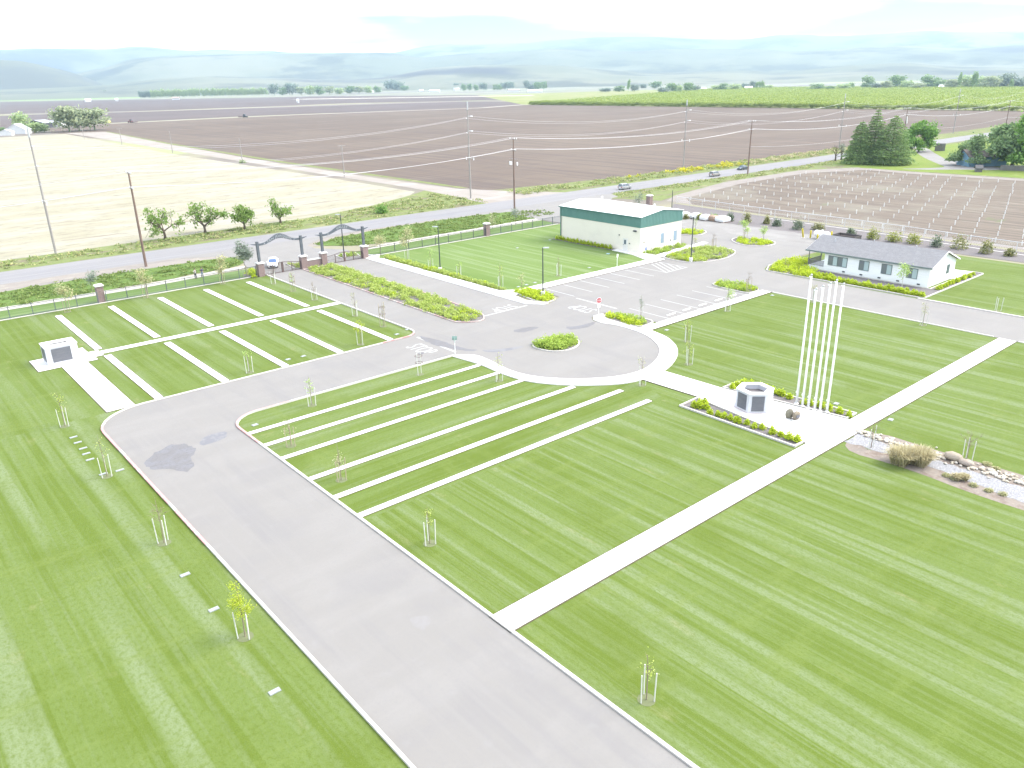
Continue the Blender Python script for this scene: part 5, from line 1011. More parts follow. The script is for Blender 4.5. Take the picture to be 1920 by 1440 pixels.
for i, (p, tp, lb) in enumerate(zip(FL, (519, 545, 540, 535, 529, 536), ('tallest white flagpole, leftmost of the row of six', 'second white flagpole from the left of the row of six', 'third white flagpole from the left of the row of six', 'fourth white flagpole from the left of the row of six', 'fifth white flagpole from the left of the row of six', 'rightmost white flagpole of the row of six'))):
    x, y = g(*p); H = hgt(*p, tp); t = thing('flagpole', lb, 'flagpole', (x, y, .09), 0, 'flagpoles'); MB().tube([(0, 0, 0), (0, 0, H * .5), (0, 0, H)], [.125, .105, .07], 10).build('pole', WPOLE, t, True)
    MB().tube([(0, 0, 0), (0, 0, .1)], [.24, .15], 12).build('base_collar', WPOLE, t); MB().ball((0, 0, H + .1), .11, 10, 6).build('ball_finial', ALU, t, True)
    MB().tube([(.06, .12, 1.2), (.04, .13, H - .15)], .014, 4).box(-.04, .1, 1.1, .06, .18, 1.3).build('halyard', WPOLE, t); MB().tube([(0, -.02, H - .12), (.0, .22, H - .08)], .05, 6).build('pulley', WPOLE, t)
rg = np.random.default_rng(12)
def rock(name, p, r, label, cat, m, seed, grp=None, z=.0, rz=0.):
    mb = MB(); mb.ball((0, 0, r[2] * .8), r, 14, 9, random.Random(seed), .10); o = mb.build(name, m, None, True); o.location = (p[0], p[1], z); o.rotation_euler = (0, 0, rz); return tag(o, label, cat, grp)
BOUL = mat('tan_boulder', (.31, .265, .21), .9, [((2, 2, 2), (.33, .28, .215), .45, .62, .8, 5), ((5, 5, 5), (.2, .165, .13), .52, .68, .6, 5)], .15, bump=(6, .5, .06))
COBB = mat('pale_cobble', (.30, .265, .205), .9, obj_rand=None, island=((.34, .31, .255), (.44, .41, .36), (.29, .255, .20), (.40, .355, .28)))
rock('boulder', (67.5, 21.9), (.5, .74, .38), 'large tan boulder with a smooth top among the creek cobbles', 'boulder', BOUL, 1, None, .02)
rock('boulder', (67.25, 20.75), (.42, .62, .28), 'flatter brownish boulder right of the large one in the creek', 'boulder', mat('brown_boulder', (.27, .23, .195), .9, [((2, 2, 2), (.27, .23, .19), .45, .62, .8, 5)], .15, bump=(6, .5, .06)), 2, None, .02)
mst = mat('memorial_rock', (.15, .14, .105), .9, [((4, 4, 4), (.20, .185, .14), .45, .62, .8, 5)], .2)
t = thing('memorial_stone', 'upright oval memorial rock, left of the pair on the plaza', 'memorial stone', (*g(1479, 787), .095), rad(-35), 'memorial rocks')
MB().ball((0, 0, .52), (.42, .2, .52), 14, 9, random.Random(4), .06).build('rock', mst, t, True); MB().box(-.5, -.3, 0, .5, .3, .08).build('plinth', CONC, t)
t = thing('memorial_stone', 'shorter memorial rock with a tan face, right of the pair on the plaza', 'memorial stone', (*g(1492, 789), .095), rad(-15), 'memorial rocks')
MB().ball((0, 0, .45), (.45, .24, .45), 14, 9, random.Random(6), .08).build('rock', mat('memorial_rock_tan', (.185, .155, .115), .9, [((4, 4, 4), (.24, .205, .155), .45, .62, .8, 5)]), t, True); MB().box(-.5, -.32, 0, .5, .32, .08).build('plinth', CONC, t); MB().box(-.2, -.27, .3, .2, -.2, .6).build('plaque', GRANP, t)
mb = MB(); rr = random.Random(9)
for k in range(950):
    y = 30.2 - 44 * (k / 950) + rr.uniform(-.4, .4); x = 67.15 + rr.gauss(0, .38) + (.15 if y < 20 else 0)
    if math.hypot(x - 67.5, (y - 21.9) * .7) < .58 or math.hypot(x - 67.25, (y - 20.75) * .7) < .48: continue
    s = rr.uniform(.08, .18); mb.ball((x, y, s * .45 + .02), (s * rr.uniform(.8, 1.3), s * rr.uniform(.8, 1.3), s * .7), 7, 5, rr, .14)
tag(mb.build('cobbles', COBB, None, True), 'band of pale tan cobbles along the far side of the dry creek', 'cobbles', None, 'stuff')

# ------------------------------------------------------------------ yard: sacks, tank, bollards, planter, wheel stops
sackm = mat('white_sack', (.62, .62, .61), .7, [((2, 2, 2), (.54, .54, .54), .48, .62, .6)]); SK = [((1246, 404), 'white', 'white bulk sack farthest left, half hidden by the hall'), ((1259, 406), 'white', 'second white bulk sack beside the hall corner'), ((1283, 408), 'white', 'third white bulk sack in the yard row'), ((1305, 410), 'white', 'fourth white bulk sack in the yard row'),
    ((1323, 413), 'white', 'low white sack left of the tan crate'), ((1337, 414), 'tan', 'tan crate between two white sacks'), ((1355, 416), 'white', 'large white bulk sack at the right end of the yard row')]
for i, (p, c, lb) in enumerate(SK):
    x, y = g(*p); t = thing('bulk_sack', lb, 'sack' if c == 'white' else 'crate', (x, y, .05), rad(-8), 'bulk sacks in the yard'); mb = MB(); P = lambda a: [(-a, -a), (-a * .2, -a * 1.04), (a, -a), (a * 1.04, 0), (a, a), (0, a * 1.03), (-a, a), (-a * 1.03, .1)]
    a = 1.05 if i != 6 else 1.3; mb.prism(P(a * .95), .14, .55, P(a)).prism(P(a), .55, 1.0, P(a * .92)).prism(P(a * .92), 1.0, 1.25, P(a * .55)); mm = sackm if c == 'white' else mat('tan_crate', (.26, .185, .135), .8)
    mb.build('sack_body', mm, t); MB().box(-a, -a, 0, a, -a * .6, .13).box(-a, -.2, 0, a, .2, .13).box(-a, a * .6, 0, a, a, .13).build('pallet', WOODP, t)
tx, ty = g(1540, 449); t = thing('propane_tank', 'white horizontal propane tank between yellow bollards', 'tank', (tx, ty, .05), rad(80))
MB().tube([(-1.75, 0, 1.05), (-1.68, 0, 1.05), (-1.45, 0, 1.05), (1.45, 0, 1.05), (1.68, 0, 1.05), (1.75, 0, 1.05)], [.15, .42, .62, .62, .42, .15], 18).build('tank_shell', WHITE, t, True); MB().tube([(0, 0, 1.6), (0, 0, 1.85)], .22, 10).build('valve_dome', WHITE, t)
for x in (-1, 1): MB().box(x - .12, -.45, 0, x + .12, .45, .5).build('cradle', CONC, t)
YEL = mat('safety_yellow', (.42, .34, .012), .5, (), .3)
for i, (p, tp, lb) in enumerate((((1506, 446), 429, 'yellow bollard farthest left of the propane tank, leaning left'), ((1519, 447), 433, 'yellow bollard at the left end of the propane tank'), ((1532, 452), 440, 'yellow bollard in front of the tank, left of centre'), ((1545, 452), 441, 'yellow bollard in front of the tank, right of centre'), ((1558, 450), 435, 'yellow bollard at the right end of the propane tank'))):
    x, y = g(*p); h = hgt(*p, tp); t = thing('bollard', lb, 'bollard', (x, y, .04), 0, 'yellow bollards'); t.rotation_euler = (-.13, -.15, 0) if i == 0 else (0, 0, 0); MB().tube([(0, 0, 0), (0, 0, h), (0, 0, h + .08)], [.16, .16, .08], 10).build('pipe', YEL, t, True)
    MB().tube([(0, 0, -.02), (0, 0, .06)], .3, 10).build('footing', CONC, t)
x, y = g(1587, 449); t = thing('raised_planter', 'dark timber raised planter behind the house roof', 'planter', (x, y, 0), rad(2))
b = MB(); dk = mat('dark_timber', (.072, .066, .064), .9)
for q in ((-1.5, -2.3, 1.5, -2.15), (-1.5, 2.15, 1.5, 2.3), (-1.5, -2.15, -1.35, 2.15), (1.35, -2.15, 1.5, 2.15)): b.box(q[0], q[1], 0, q[2], q[3], .95)
b.build('timber_wall', dk, t); MB().box(-1.35, -2.15, .3, 1.35, 2.15, .5).build('soil', mat('red_soil', (.115, .078, .07), 1), t)
ws = MB().prism_y([(-.9, 0), (.9, 0), (.87, .13), (-.87, .13)], -.1, .1)
for i, x in enumerate((85.4, 88.9, 92.6, 96.4, 100.0)):
    o = put('wheel_stop', bpy.data.meshes.new('x'), (x, 66.6, .042), ('white wheel stop nearest the stop sign island', 'second white wheel stop of the lower parking row', 'middle white wheel stop of the lower parking row', 'fourth white wheel stop of the lower parking row', 'white wheel stop nearest the end island')[i], 'wheel stop', 'wheel stops of the lower parking row')
    o.data = ws.mesh('wheel_stop', CONC)
for p, lb in (((790, 663), 'round iron manhole cover in the cross road'), ((1075, 640), 'round manhole cover in the turning circle')): put('manhole_cover', MB().tube([(0, 0, 0), (0, 0, .012)], .38, 16).tube([(0, 0, .012), (0, 0, .02)], .3, 12).mesh('manhole_cover', PATCH), (*g(*p), .04), lb, 'manhole cover', None)

# ------------------------------------------------------------------ young orchard: white grow tubes in staggered rows
tm = MB().tube([(0, 0, 0), (0, 0, .88)], [.095, .085], 7).mesh('grow_tube', mat('white_tube', (.60, .60, .58), .7))
OUT = [(166.8, 8), (167.6, 60), (168.2, 100), (170.6, 127.5), (177, 134.5), (214, 142), (250, 142), (271, 132), (269, 118), (272, 60), (272, 8)]; tubes = []
for k in range(15):
    for j in range(-14, 24):
        x = 168.9 + 7.28 * k + RPY.gauss(0, .08); y = 59.4 + 4.45 * j + (2.22 if k % 2 else 0) + RPY.gauss(0, .1)
        if inpoly(np.array([x]), np.array([y]), OUT)[0] and RPY.random() > .03: tubes.append((x, y))
def seen(p, z=0):
    v = RC @ np.array([p[0], p[1], z - CAM_H]); return v[2] > 0 and -20 < 960 + F * v[0] / v[2] < 1940 and -20 < 720 + F * v[1] / v[2] < 1460
tubes = sorted([p for p in tubes if seen(p)], key=lambda p: p[0] ** 2 + p[1] ** 2)
for p in tubes[:300]: put('grow_tube', tm, (*p, 0.02), 'white grow tube in the staggered rows of the young orchard', 'grow tube', 'grow tubes of the young orchard', RPY.uniform(0, 6), (1, 1, RPY.uniform(.85, 1.1)))
if len(tubes) > 300:
    mb = MB()
    for p in tubes[300:]: mb.tube([(*p, 0.02), (*p, .95)], [.125, .115], 6)
    tag(mb.build('distant_grow_tubes', MAT['white_tube']), 'farthest white grow tubes of the young orchard', 'grow tubes', None, 'stuff')

# ------------------------------------------------------------------ cars
TYRE = mat('tyre_rubber', (.03, .03, .032), .8); RIM = mat('wheel_rim', (.35, .36, .37), .35, (), .5, .6); CGL = mat('car_glass', (.045, .06, .075), .08, (), .7)
HEADL = mat('headlight_lens', (.5, .52, .53), .15, (), .6); TAILL = mat('tail_light_lens', (.30, .035, .035), .25, (), .5); BLACKP = mat('black_plastic', (.04, .04, .042), .7)
def car(loc, rz, kind, paint, label, windshield=None):
    L_, W_, H_ = {'sedan': (4.75, 1.82, 1.45), 'suv': (4.6, 1.84, 1.68), 'pickup': (5.3, 1.9, 1.75)}[kind]; t = thing('parked_car' if kind == 'sedan' and windshield else 'moving_car', label, 'car', loc, rz)
    hl = L_ / 2; belt = .93 if kind == 'sedan' else 1.02
    if kind == 'sedan': top = [(-hl, .62), (-hl + .08, .90), (-hl + .75, .98), (-hl + 1.05, belt), (hl - 1.5, belt), (hl - .5, .82), (hl - .1, .68), (hl, .5)]
    else: top = [(-hl, .7), (-hl + .06, 1.0), (-hl + .5, belt + .03), (-hl + .9, belt), (hl - 1.35, belt), (hl - .45, .93), (hl - .08, .8), (hl, .55)]
    b = MB(); xs = np.linspace(-hl, hl, 27); n = 0; prof = []
    for x in xs:
        zt = float(np.interp(x, [p[0] for p in top], [p[1] for p in top])); e = min(1, (hl - abs(x)) / .55); w_ = W_ / 2 * (.80 + .20 * math.sin(e * math.pi / 2)); z0 = .24 + .06 * (1 - e)
        for cx0 in (-1.42 if kind != 'pickup' else -1.7, 1.42):          # wheel arches
            d = abs(x - cx0)
            if d < .38: z0 = max(z0, .30 + .36 * math.sqrt(max(0, 1 - (d / .38) ** 2)) - .02)
        prof.append([(x, -w_ * .9, z0), (x, -w_, min(.55, zt - .1) if z0 < .5 else max(z0, .56)), (x, -w_ * .98, zt - .06), (x, -w_ * .86, zt), (x, w_ * .86, zt), (x, w_ * .98, zt - .06), (x, w_, min(.55, zt - .1) if z0 < .5 else max(z0, .56)), (x, w_ * .9, z0)])
    for p in prof: b.v += p
    for i in range(26):
        for q in range(8): b.f.append((8 * i + q, 8 * i + (q + 1) % 8, 8 * i + 8 + (q + 1) % 8, 8 * i + 8 + q))
    b.f += [tuple(range(8)), tuple(26 * 8 + q for q in range(7, -1, -1))]
    r0, r1, c0, c1 = (-1.0, .35, -1.75, 1.12) if kind == 'sedan' else (-1.95, .55, -2.18, 1.30)
    rw, bw = W_ / 2 * .66, W_ / 2 * .90; rf = [(r0, -rw, H_ - .04), (r1, -rw, H_ - .04), (r1, rw, H_ - .04), (r0, rw, H_ - .04)]
    n = len(b.v); b.v += [(p[0], p[1] * 1.02, p[2]) for p in rf] + [(r0 + .1, -rw * .8, H_ + .02), (r1 - .1, -rw * .8, H_ + .02), (r1 - .1, rw * .8, H_ + .02), (r0 + .1, rw * .8, H_ + .02)]
    b.f += [(n + 4, n + 5, n + 6, n + 7)] + [(n + q, n + (q + 1) % 4, n + 4 + (q + 1) % 4, n + 4 + q) for q in range(4)]
    for s in (-1, 1):                                                    # roof pillars
        for xa, xb in ((c0, r0), (c1, r1), ((c0 + c1) / 2 - .1, (r0 + r1) / 2 - .1)): b.tube([(xa, s * bw * .99, belt - .02), (xb, s * rw * 1.02, H_ - .03)], .045, 5)
        b.box(.75, s * W_ / 2 - (.0 if s > 0 else .17), belt + .02, .95, s * W_ / 2 + (.17 if s > 0 else .0), belt + .16)
    b.build('body', paint, t, fix=True)
    gl = MB(); q = [(c0, -bw, belt - .01), (c1, -bw, belt - .01), (c1, bw, belt - .01), (c0, bw, belt - .01)]; gl.v = q + rf
    gl.f = [(0, 1, 5, 4), (2, 3, 7, 6)]; gl.build('side_window', CGL, t)
    g2 = MB(); g2.v = q + rf; g2.f = [(1, 2, 6, 5)]; g2.build('windscreen', windshield or CGL, t); g3 = MB(); g3.v = q + rf; g3.f = [(3, 0, 4, 7)]; g3.build('rear_window', CGL, t)
    for x in (-1.42, 1.42):
        for s in (-1, 1):
            wh = MB().tube([(x, s * (W_ / 2 - .22), .33), (x, s * (W_ / 2 - .01), .33)], .33, 18).build('wheel', TYRE, t); MB().tube([(x, s * (W_ / 2 - .05), .33), (x, s * (W_ / 2 + .003), .33)], .2, 12).build('rim', RIM, wh)
    for s in (-1, 1):
        MB().box(hl - .22, s * .68 - .18, .60, hl - .03, s * .68 + .18, .74).build('headlight', HEADL, t); MB().box(-hl - .01, s * .68 - .16, .72, -hl + .12, s * .68 + .16, .90).build('tail_light', TAILL, t)
    MB().box(hl - .06, -.5, .36, hl + .02, .5, .56).build('grille', BLACKP, t); MB().box(-hl - .02, -.26, .5, -hl + .03, .26, .62).build('number_plate', WHITE, t)
    return t
SILV = mat('silver_car_paint', (.33, .335, .335), .35, (), .5, .35); NAVY = mat('dark_blue_car_paint', (.045, .062, .072), .3, (), .6, .2); WCAR = mat('white_car_paint', (.74, .74, .74), .35, (), .5)
car((59.2, 137.4, .042), rad(-118), 'sedan', WCAR, 'white car facing the left gate from outside', mat('blue_windscreen', (.06, .10, .20), .1, (), .7))
car((181.3, 161.0, .03), rad(1.5), 'suv', SILV, 'silver hatchback driving away, nearest to the road junction')
car((225.0, 160.6, .03), rad(1.5), 'suv', mat('beige_car_paint', (.30, .285, .26), .35, (), .5, .3), 'beige hatchback following the dark car on the road')
car((247.0, 164.9, .03), rad(181), 'sedan', NAVY, 'dark blue car coming along the road towards the junction')

# ------------------------------------------------------------------ two people at the fence
def person(loc, rz, shirt, trousers, label, pose, hair):
    t = thing('person', label, 'person', loc, rz, None); SKIN = mat('skin', (.30, .19, .14), .6)
    V = []; Ed = []; Rd = []
    def ch(pts, rs, start=None):
        a = start
        for p, r in zip(pts, rs):
            V.append(p); Rd.append(r); k = len(V) - 1
            if a is not None: Ed.append((a, k))
            a = k
        return a
    pel = ch([(0, 0, .95)], [.13]); ch([(0, 0, 1.15), (0, -.01, 1.33), (0, 0, 1.46)], [.125, .15, .10], pel); chest = 2; neck = 3
    ch([(0, 0, 1.54), (0, -.01, 1.64), (0, -.01, 1.74)], [.055, .09, .075], neck); hands = []
    for s in (-1, 1):
        up = pose == 'raised'
        P = [(s * .19, 0, 1.40), (s * .27, -.06 if up else .02, 1.13), (s * (.12 if up else .26), -.30 if up else -.10, 1.38 if up else .88), (s * (.07 if up else .25), -.33 if up else -.13, 1.46 if up else .80)]
        ch(P, [.062, .046, .034, .036], 2); hands.append((Vector(P[3]), (Vector(P[3]) - Vector(P[2])).normalized(), s))
        ch([(s * .10, 0, .86), (s * .115, -.02, .48), (s * .12, .02, .09), (s * .125, -.14, .045)], [.092, .062, .045, .042], pel)
    me = bpy.data.meshes.new('body'); me.from_pydata(V, Ed, []); o = bpy.data.objects.new('body', me); COL.objects.link(o)
    md = o.modifiers.new('s', 'SKIN'); sv = me.skin_vertices[0].data
    for i, r in enumerate(Rd): sv[i].radius = (r, r)
    sv[0].use_root = True; o.modifiers.new('u', 'SUBSURF').levels = 1; bpy.context.view_layer.update()
    m2 = bpy.data.meshes.new_from_object(o.evaluated_get(bpy.context.evaluated_depsgraph_get())); bpy.data.objects.remove(o); bm = bmesh.new(); bm.from_mesh(m2)
    for p, d, s in hands:                                                # four fingers and a thumb on each hand
        side = d.cross(Vector((0, 0, 1))).normalized() if abs(d.z) < .9 else Vector((0, 1, 0)); mb = MB()
        for q in range(4): c = p + side * (.024 * (q - 1.5)); l_ = (.075, .085, .08, .062)[q]; mb.tube([c, c + d * l_ * .55, c + d * l_ * .9 + Vector((0, -.015, -.02))], [.010, .009, .007], 5)
        c = p - side * .035 - d * .03; mb.tube([c, c - side * .03 + d * .03, c - side * .035 + d * .06], [.011, .010, .008], 5); tmp = mb.mesh('f', SKIN); bm.from_mesh(tmp); bpy.data.meshes.remove(tmp)
    bm.to_mesh(m2); bm.free(); m2.materials.clear(); m2.materials.append(SKIN); m2.polygons.foreach_set('use_smooth', [True] * len(m2.polygons)); bo = bpy.data.objects.new('body', m2); COL.objects.link(bo); bo.parent = t
    sh = MB(); rings = [(.90, .155, .115), (1.05, .15, .115), (1.25, .175, .13), (1.38, .18, .12), (1.46, .11, .085)]
    for i, (z, a, b_) in enumerate(rings): sh.v += [(a * math.cos(q * math.pi / 7), b_ * math.sin(q * math.pi / 7), z) for q in range(14)]
    for i in range(4): sh.f += [(14 * i + q, 14 * i + (q + 1) % 14, 14 * i + 14 + (q + 1) % 14, 14 * i + 14 + q) for q in range(14)]
    for (p, d, s) in hands: e = (s * .27, -.06 if pose == 'raised' else .02, 1.13); sh.tube([(s * .15, 0, 1.41), (s * .21, -.01, 1.36), e], [.075, .072, .062], 8)
    sh.build('shirt', shirt, t, True); tr = MB()
    for s in (-1, 1): tr.tube([(s * .06, 0, .95), (s * .10, 0, .82), (s * .115, -.02, .48), (s * .12, .02, .08)], [.11, .108, .078, .066], 10); MB().ball((s * .125, -.06, .045), (.05, .14, .05), 8, 5).build('shoe', BLACKP, t, True)
    tr.tube([(0, 0, .80), (0, 0, .97)], [.13, .15], 12); tr.build('trousers', trousers, t, True)
    MB().ball((0, .015, 1.73), (.092, .105, .085), 10, 7).build('hair', hair, t, True); fc = MB()
    for s in (-1, 1): fc.ball((s * .033, -.098, 1.675), (.012, .01, .008), 6, 4)
    fc.ball((0, -.112, 1.645), (.014, .02, .02), 6, 5); fc.box(-.025, -.100, 1.598, .025, -.088, 1.606)
    for s in (-1, 1): fc.ball((s * .09, 0, 1.65), (.012, .025, .03), 6, 5)
    fc.build('face', SKIN, bo)
    if pose == 'raised': MB().box(-.07, -.44, 1.44, .07, -.40, 1.54).build('camera', BLACKP, t)
HB = mat('dark_hair', (.05, .04, .035), .7)
person((*g(367.5, 522.5), .02), rad(12), mat('white_shirt', (.55, .56, .57), .8), mat('charcoal_trousers', (.06, .065, .075), .9), 'person in a white shirt and dark trousers behind the fence, both hands raised', 'raised', HB)
person((*g(380, 520), .02), rad(-8), mat('navy_shirt', (.035, .05, .11), .8), mat('pale_jeans', (.17, .20, .26), .9), 'person in a navy shirt and pale jeans behind the fence, arms down', 'down', HB)

# ------------------------------------------------------------------ farmsteads, far houses, far trees
def farhouse(name, loc, rz, l_, w_, h, rh, wallm, roofm, label, wins=0, group=None, over=.4, dark=None):
    t = thing(name, label, 'house' if 'house' in name else 'shed', loc, rz, group)
    MB().prism_y([(-w_ / 2, 0), (w_ / 2, 0), (w_ / 2, h), (0, h + rh), (-w_ / 2, h)], -l_ / 2, l_ / 2).build('wall', wallm, t, fix=True); rf = MB()
    for s in (1, -1): c = w_ / 2 + over; z = h - over * rh / (w_ / 2); rf.prism_y([(s * c, z + .04), (0, h + rh + .05), (0, h + rh + .3), (s * c, z + .28)], -l_ / 2 - over, l_ / 2 + over)
    rf.build('roof', roofm, t, fix=True)
    for k in range(wins):
        y = -l_ / 2 + l_ * (k + .5) / wins; MB().box(-w_ / 2 - .06, y - .55, h * .32, -w_ / 2 - .003, y + .55, h * .78).build('window', CGL, t)
    if dark: MB().box(-w_ * .36, -l_ / 2 - .06, .02, w_ * .36, -l_ / 2 - .003, h * .95).build('opening', dark, t)
    return t
WH = mat('far_white_wall', (.55, .55, .54), .7); RG = mat('far_grey_roof', (.24, .25, .26), .7); RT = mat('far_tan_roof', (.29, .24, .20), .8); RW = mat('far_pale_roof', (.50, .50, .50), .6); DK = mat('dark_interior', (.035, .035, .05), 1)
BW = mat('blue_board_wall', (.14, .25, .34), .8, [((.3, 8, .3), (.165, .28, .37), .48, .55, .7, 2), ((8, .3, .3), (.12, .225, .31), .5, .58, .6, 2)])
px_, py_ = g(1850, 311); farhouse('blue_house', (g(1851, 312)[0] + 2.6, g(1851, 312)[1] + 3.0, 0), rad(49.5), 13, 8.0, 3.3, 1.9, BW, mat('brown_shingle', (.105, .088, .08), .9, [((2, 2, 2), (.13, .11, .10), .45, .6, .7)]), 'low blue board house half hidden under the oaks', 0, None, .6)
t = thing('board_fence', 'grey board fence right of the blue house', 'fence', (296.5, 99.5, 0), rad(-66)); b = MB(); x = 0
while x < 13: b.box(x, -.03, 0, x + .27, .03, 1.75 + RPY.uniform(-.05, .05)); x += .3
bm_ = mat('grey_board', (.125, .118, .115), .9, [((4, 4, .5), (.15, .14, .135), .45, .6, .7)]); b.build('boards', bm_, t); MB().box(0, .035, 1.2, 13, .1, 1.32).build('rail', bm_, t)
t = thing('board_screen', 'short grey board screen between the round tree and the small oak', 'fence', g(1752, 283), rad(-60)); b = MB(); x = 0
while x < 3.6: b.box(x, -.03, 0, x + .33, .03, 3.0); x += .35
b.build('boards', bm_, t); MB().box(0, .035, 2.2, 3.6, .1, 2.3).build('rail', bm_, t)
farhouse('dog_house', (*g(1834, 322), 0), rad(30), 1.8, 2.6, 1.1, .8, bm_, mat('dark_felt', (.09, .088, .088), .9), 'tiny grey kennel-like shed on the verge before the blue house', 0, None, .25, DK)
t = thing('mailbox', 'small mailbox on a post beside the gravel drive of the blue house', 'mailbox', g(1792, 311)); MB().tube([(0, 0, 0), (0, 0, 1.2)], .06, 6).build('post', WOODP, t); MB().box(-.25, -.4, 1.2, .25, .4, 1.6).build('box', ALU, t)
# farm at the far left
farhouse('white_house', (*g(36, 251), 0), rad(-38), 9, 15, 3.2, 4.0, WH, RW, 'white gabled farmhouse at the far edge of the straw field', 2); farhouse('farm_shed', (*g(77, 240), 0), rad(-42), 16, 17, 4.2, 2.4, mat('dark_barn_wall', (.06, .06, .07), .9), RG, 'open grey-roofed barn behind the farmhouse', 0, None, .6, DK)
farhouse('farm_shed', (*g(103, 238), 0), rad(50), 15, 9, 3.8, 1.5, WH, RG, 'long pale shed between the barn and the willows', 0, None, .5); farhouse('farm_shed', (*g(14, 254), 0), rad(-30), 6, 8, 2.6, 1.6, WH, RW, 'small white outbuilding left of the farmhouse', 0)
def ft(name, me, p, h, w_, label, group, z=0): return put(name, me, (*g(*p), z), label, 'tree', group, RPY.uniform(0, 6), (w_, w_, h))
def blob_tree(seed, m, n=924, leaf=.074, cone=0):                        # unit tree: 1 m tall, 1 m wide, trunk included in its crown mesh
    rg = np.random.default_rng(seed); mb = MB(); Q = []
    for _ in range(14):
        z = rg.uniform(.22, .86); R_ = (.30 * math.sin(min(1, (z + .1)) * 2.6) + .06) if not cone else .34 * (1 - z) + .08; a = rg.uniform(0, 6.28); c = np.array([R_ * math.cos(a), R_ * math.sin(a), z]); mb.tube([(0, 0, z * .55), tuple(c)], [.018, .008], 4); Q.append(c + rg.normal(0, 1, (n // 14, 3)) * [.15, .15, .10])
    P = np.concatenate(Q); P = P[(P[:, 2] > .04)]; mb.leaves(P, leaf, rg, .3); mb.tube([(0, 0, 0), (0, 0, .5)], [.035, .02], 5); return mb.mesh('far_tree', m)
FT = [blob_tree(1, LF_FAR), blob_tree(2, LF_FAR), blob_tree(3, LF_POP), blob_tree(4, LF_WIL)]; FP = [blob_tree(5, LF_POP, 910, .065, 1), blob_tree(6, LF_POP, 910, .065, 1)]; LF_FARD = leafmat('far_dark_leaf', (.07, .09, .075), (.09, .115, .09), (.12, .14, .11), .35, 2.0); FD = [blob_tree(7, LF_FARD), blob_tree(8, LF_FARD)]
CYP = blob_tree(9, LF_CON, 910, .065, 1)
for p, ht, wd, me, lb in (((131, 247), 36, 40, FT[3], 'tall left willow at the farm in front of the pale shed'), ((150, 246), 29, 22, FT[3], 'narrower middle willow at the farm'), ((178, 244), 31, 42, FT[3], 'round right willow at the farm'), ((43, 243), 24, 24, FT[2], 'green tree behind the white farmhouse roof'),
                      ((66, 249), 15, 22, FT[2], 'low green tree before the open barn'), ((84, 248), 12, 14, FT[2], 'small lime tree right of the open barn'), ((4, 252), 10, 12, FT[0], 'small dark tree at the left picture edge by the farm')):
    d = math.dist(g(*p), (0, 0)) / F; q = ft('farm_tree', me, p, ht * d * 1.02, wd * d, lb, None)
yx, yy = g(203, 231); t = thing('farm_implement', 'long yellow farm implement right of the willows', 'farm machine', (yx, yy, 0), rad(-30)); MB().prism_y([(-1.2, .5), (1.2, .5), (.6, 2.3), (-.6, 2.3)], -6, 6).build('hopper', mat('farm_yellow', (.40, .36, .08), .6), t, fix=True); [MB().tube([(-1.3, y, .5), (1.3, y, .5)], .5, 10).build('wheel', TYRE, t) for y in (-4, 4)]
def tractor(p, rz, m, label):
    x, y = g(*p); t = thing('tractor', label, 'tractor', (x, y, 0), rz); MB().prism_y([(-2.2, .9), (2.4, .9), (2.4, 1.7), (.3, 1.9), (-2.2, 1.8)], -.6, .6).build('body', m, t, fix=True); MB().prism_y([(-1.9, 1.8), (.1, 1.85), (-.1, 3.1), (-1.7, 3.1)], -.75, .75).build('cab', CGL, t, fix=True); MB().box(-1.9, -.85, 3.1, .1, .85, 3.25).build('cab_roof', m, t)
    for xx, r in ((-1.4, .95), (1.7, .65)):
        for s in (-1, 1): w_ = MB().tube([(xx, s * .75, r), (xx, s * 1.25, r)], r, 14).build('wheel', TYRE, t); MB().tube([(xx, s * 1.2, r), (xx, s * 1.28, r)], r * .5, 10).build('rim', m, w_)
    MB().box(-7.5, -2.2, .5, -2.6, 2.2, 1.1).box(-2.8, -.15, .7, -2.2, .15, .9).build('implement', RUST, t)
tractor((245, 230), rad(110), mat('tractor_red', (.20, .05, .055), .5), 'red tractor with an implement in the plowed field by the farm'); tractor((460, 220), rad(-60), mat('tractor_grey', (.12, .12, .125), .5), 'small dark tractor out in the middle of the plowed field')
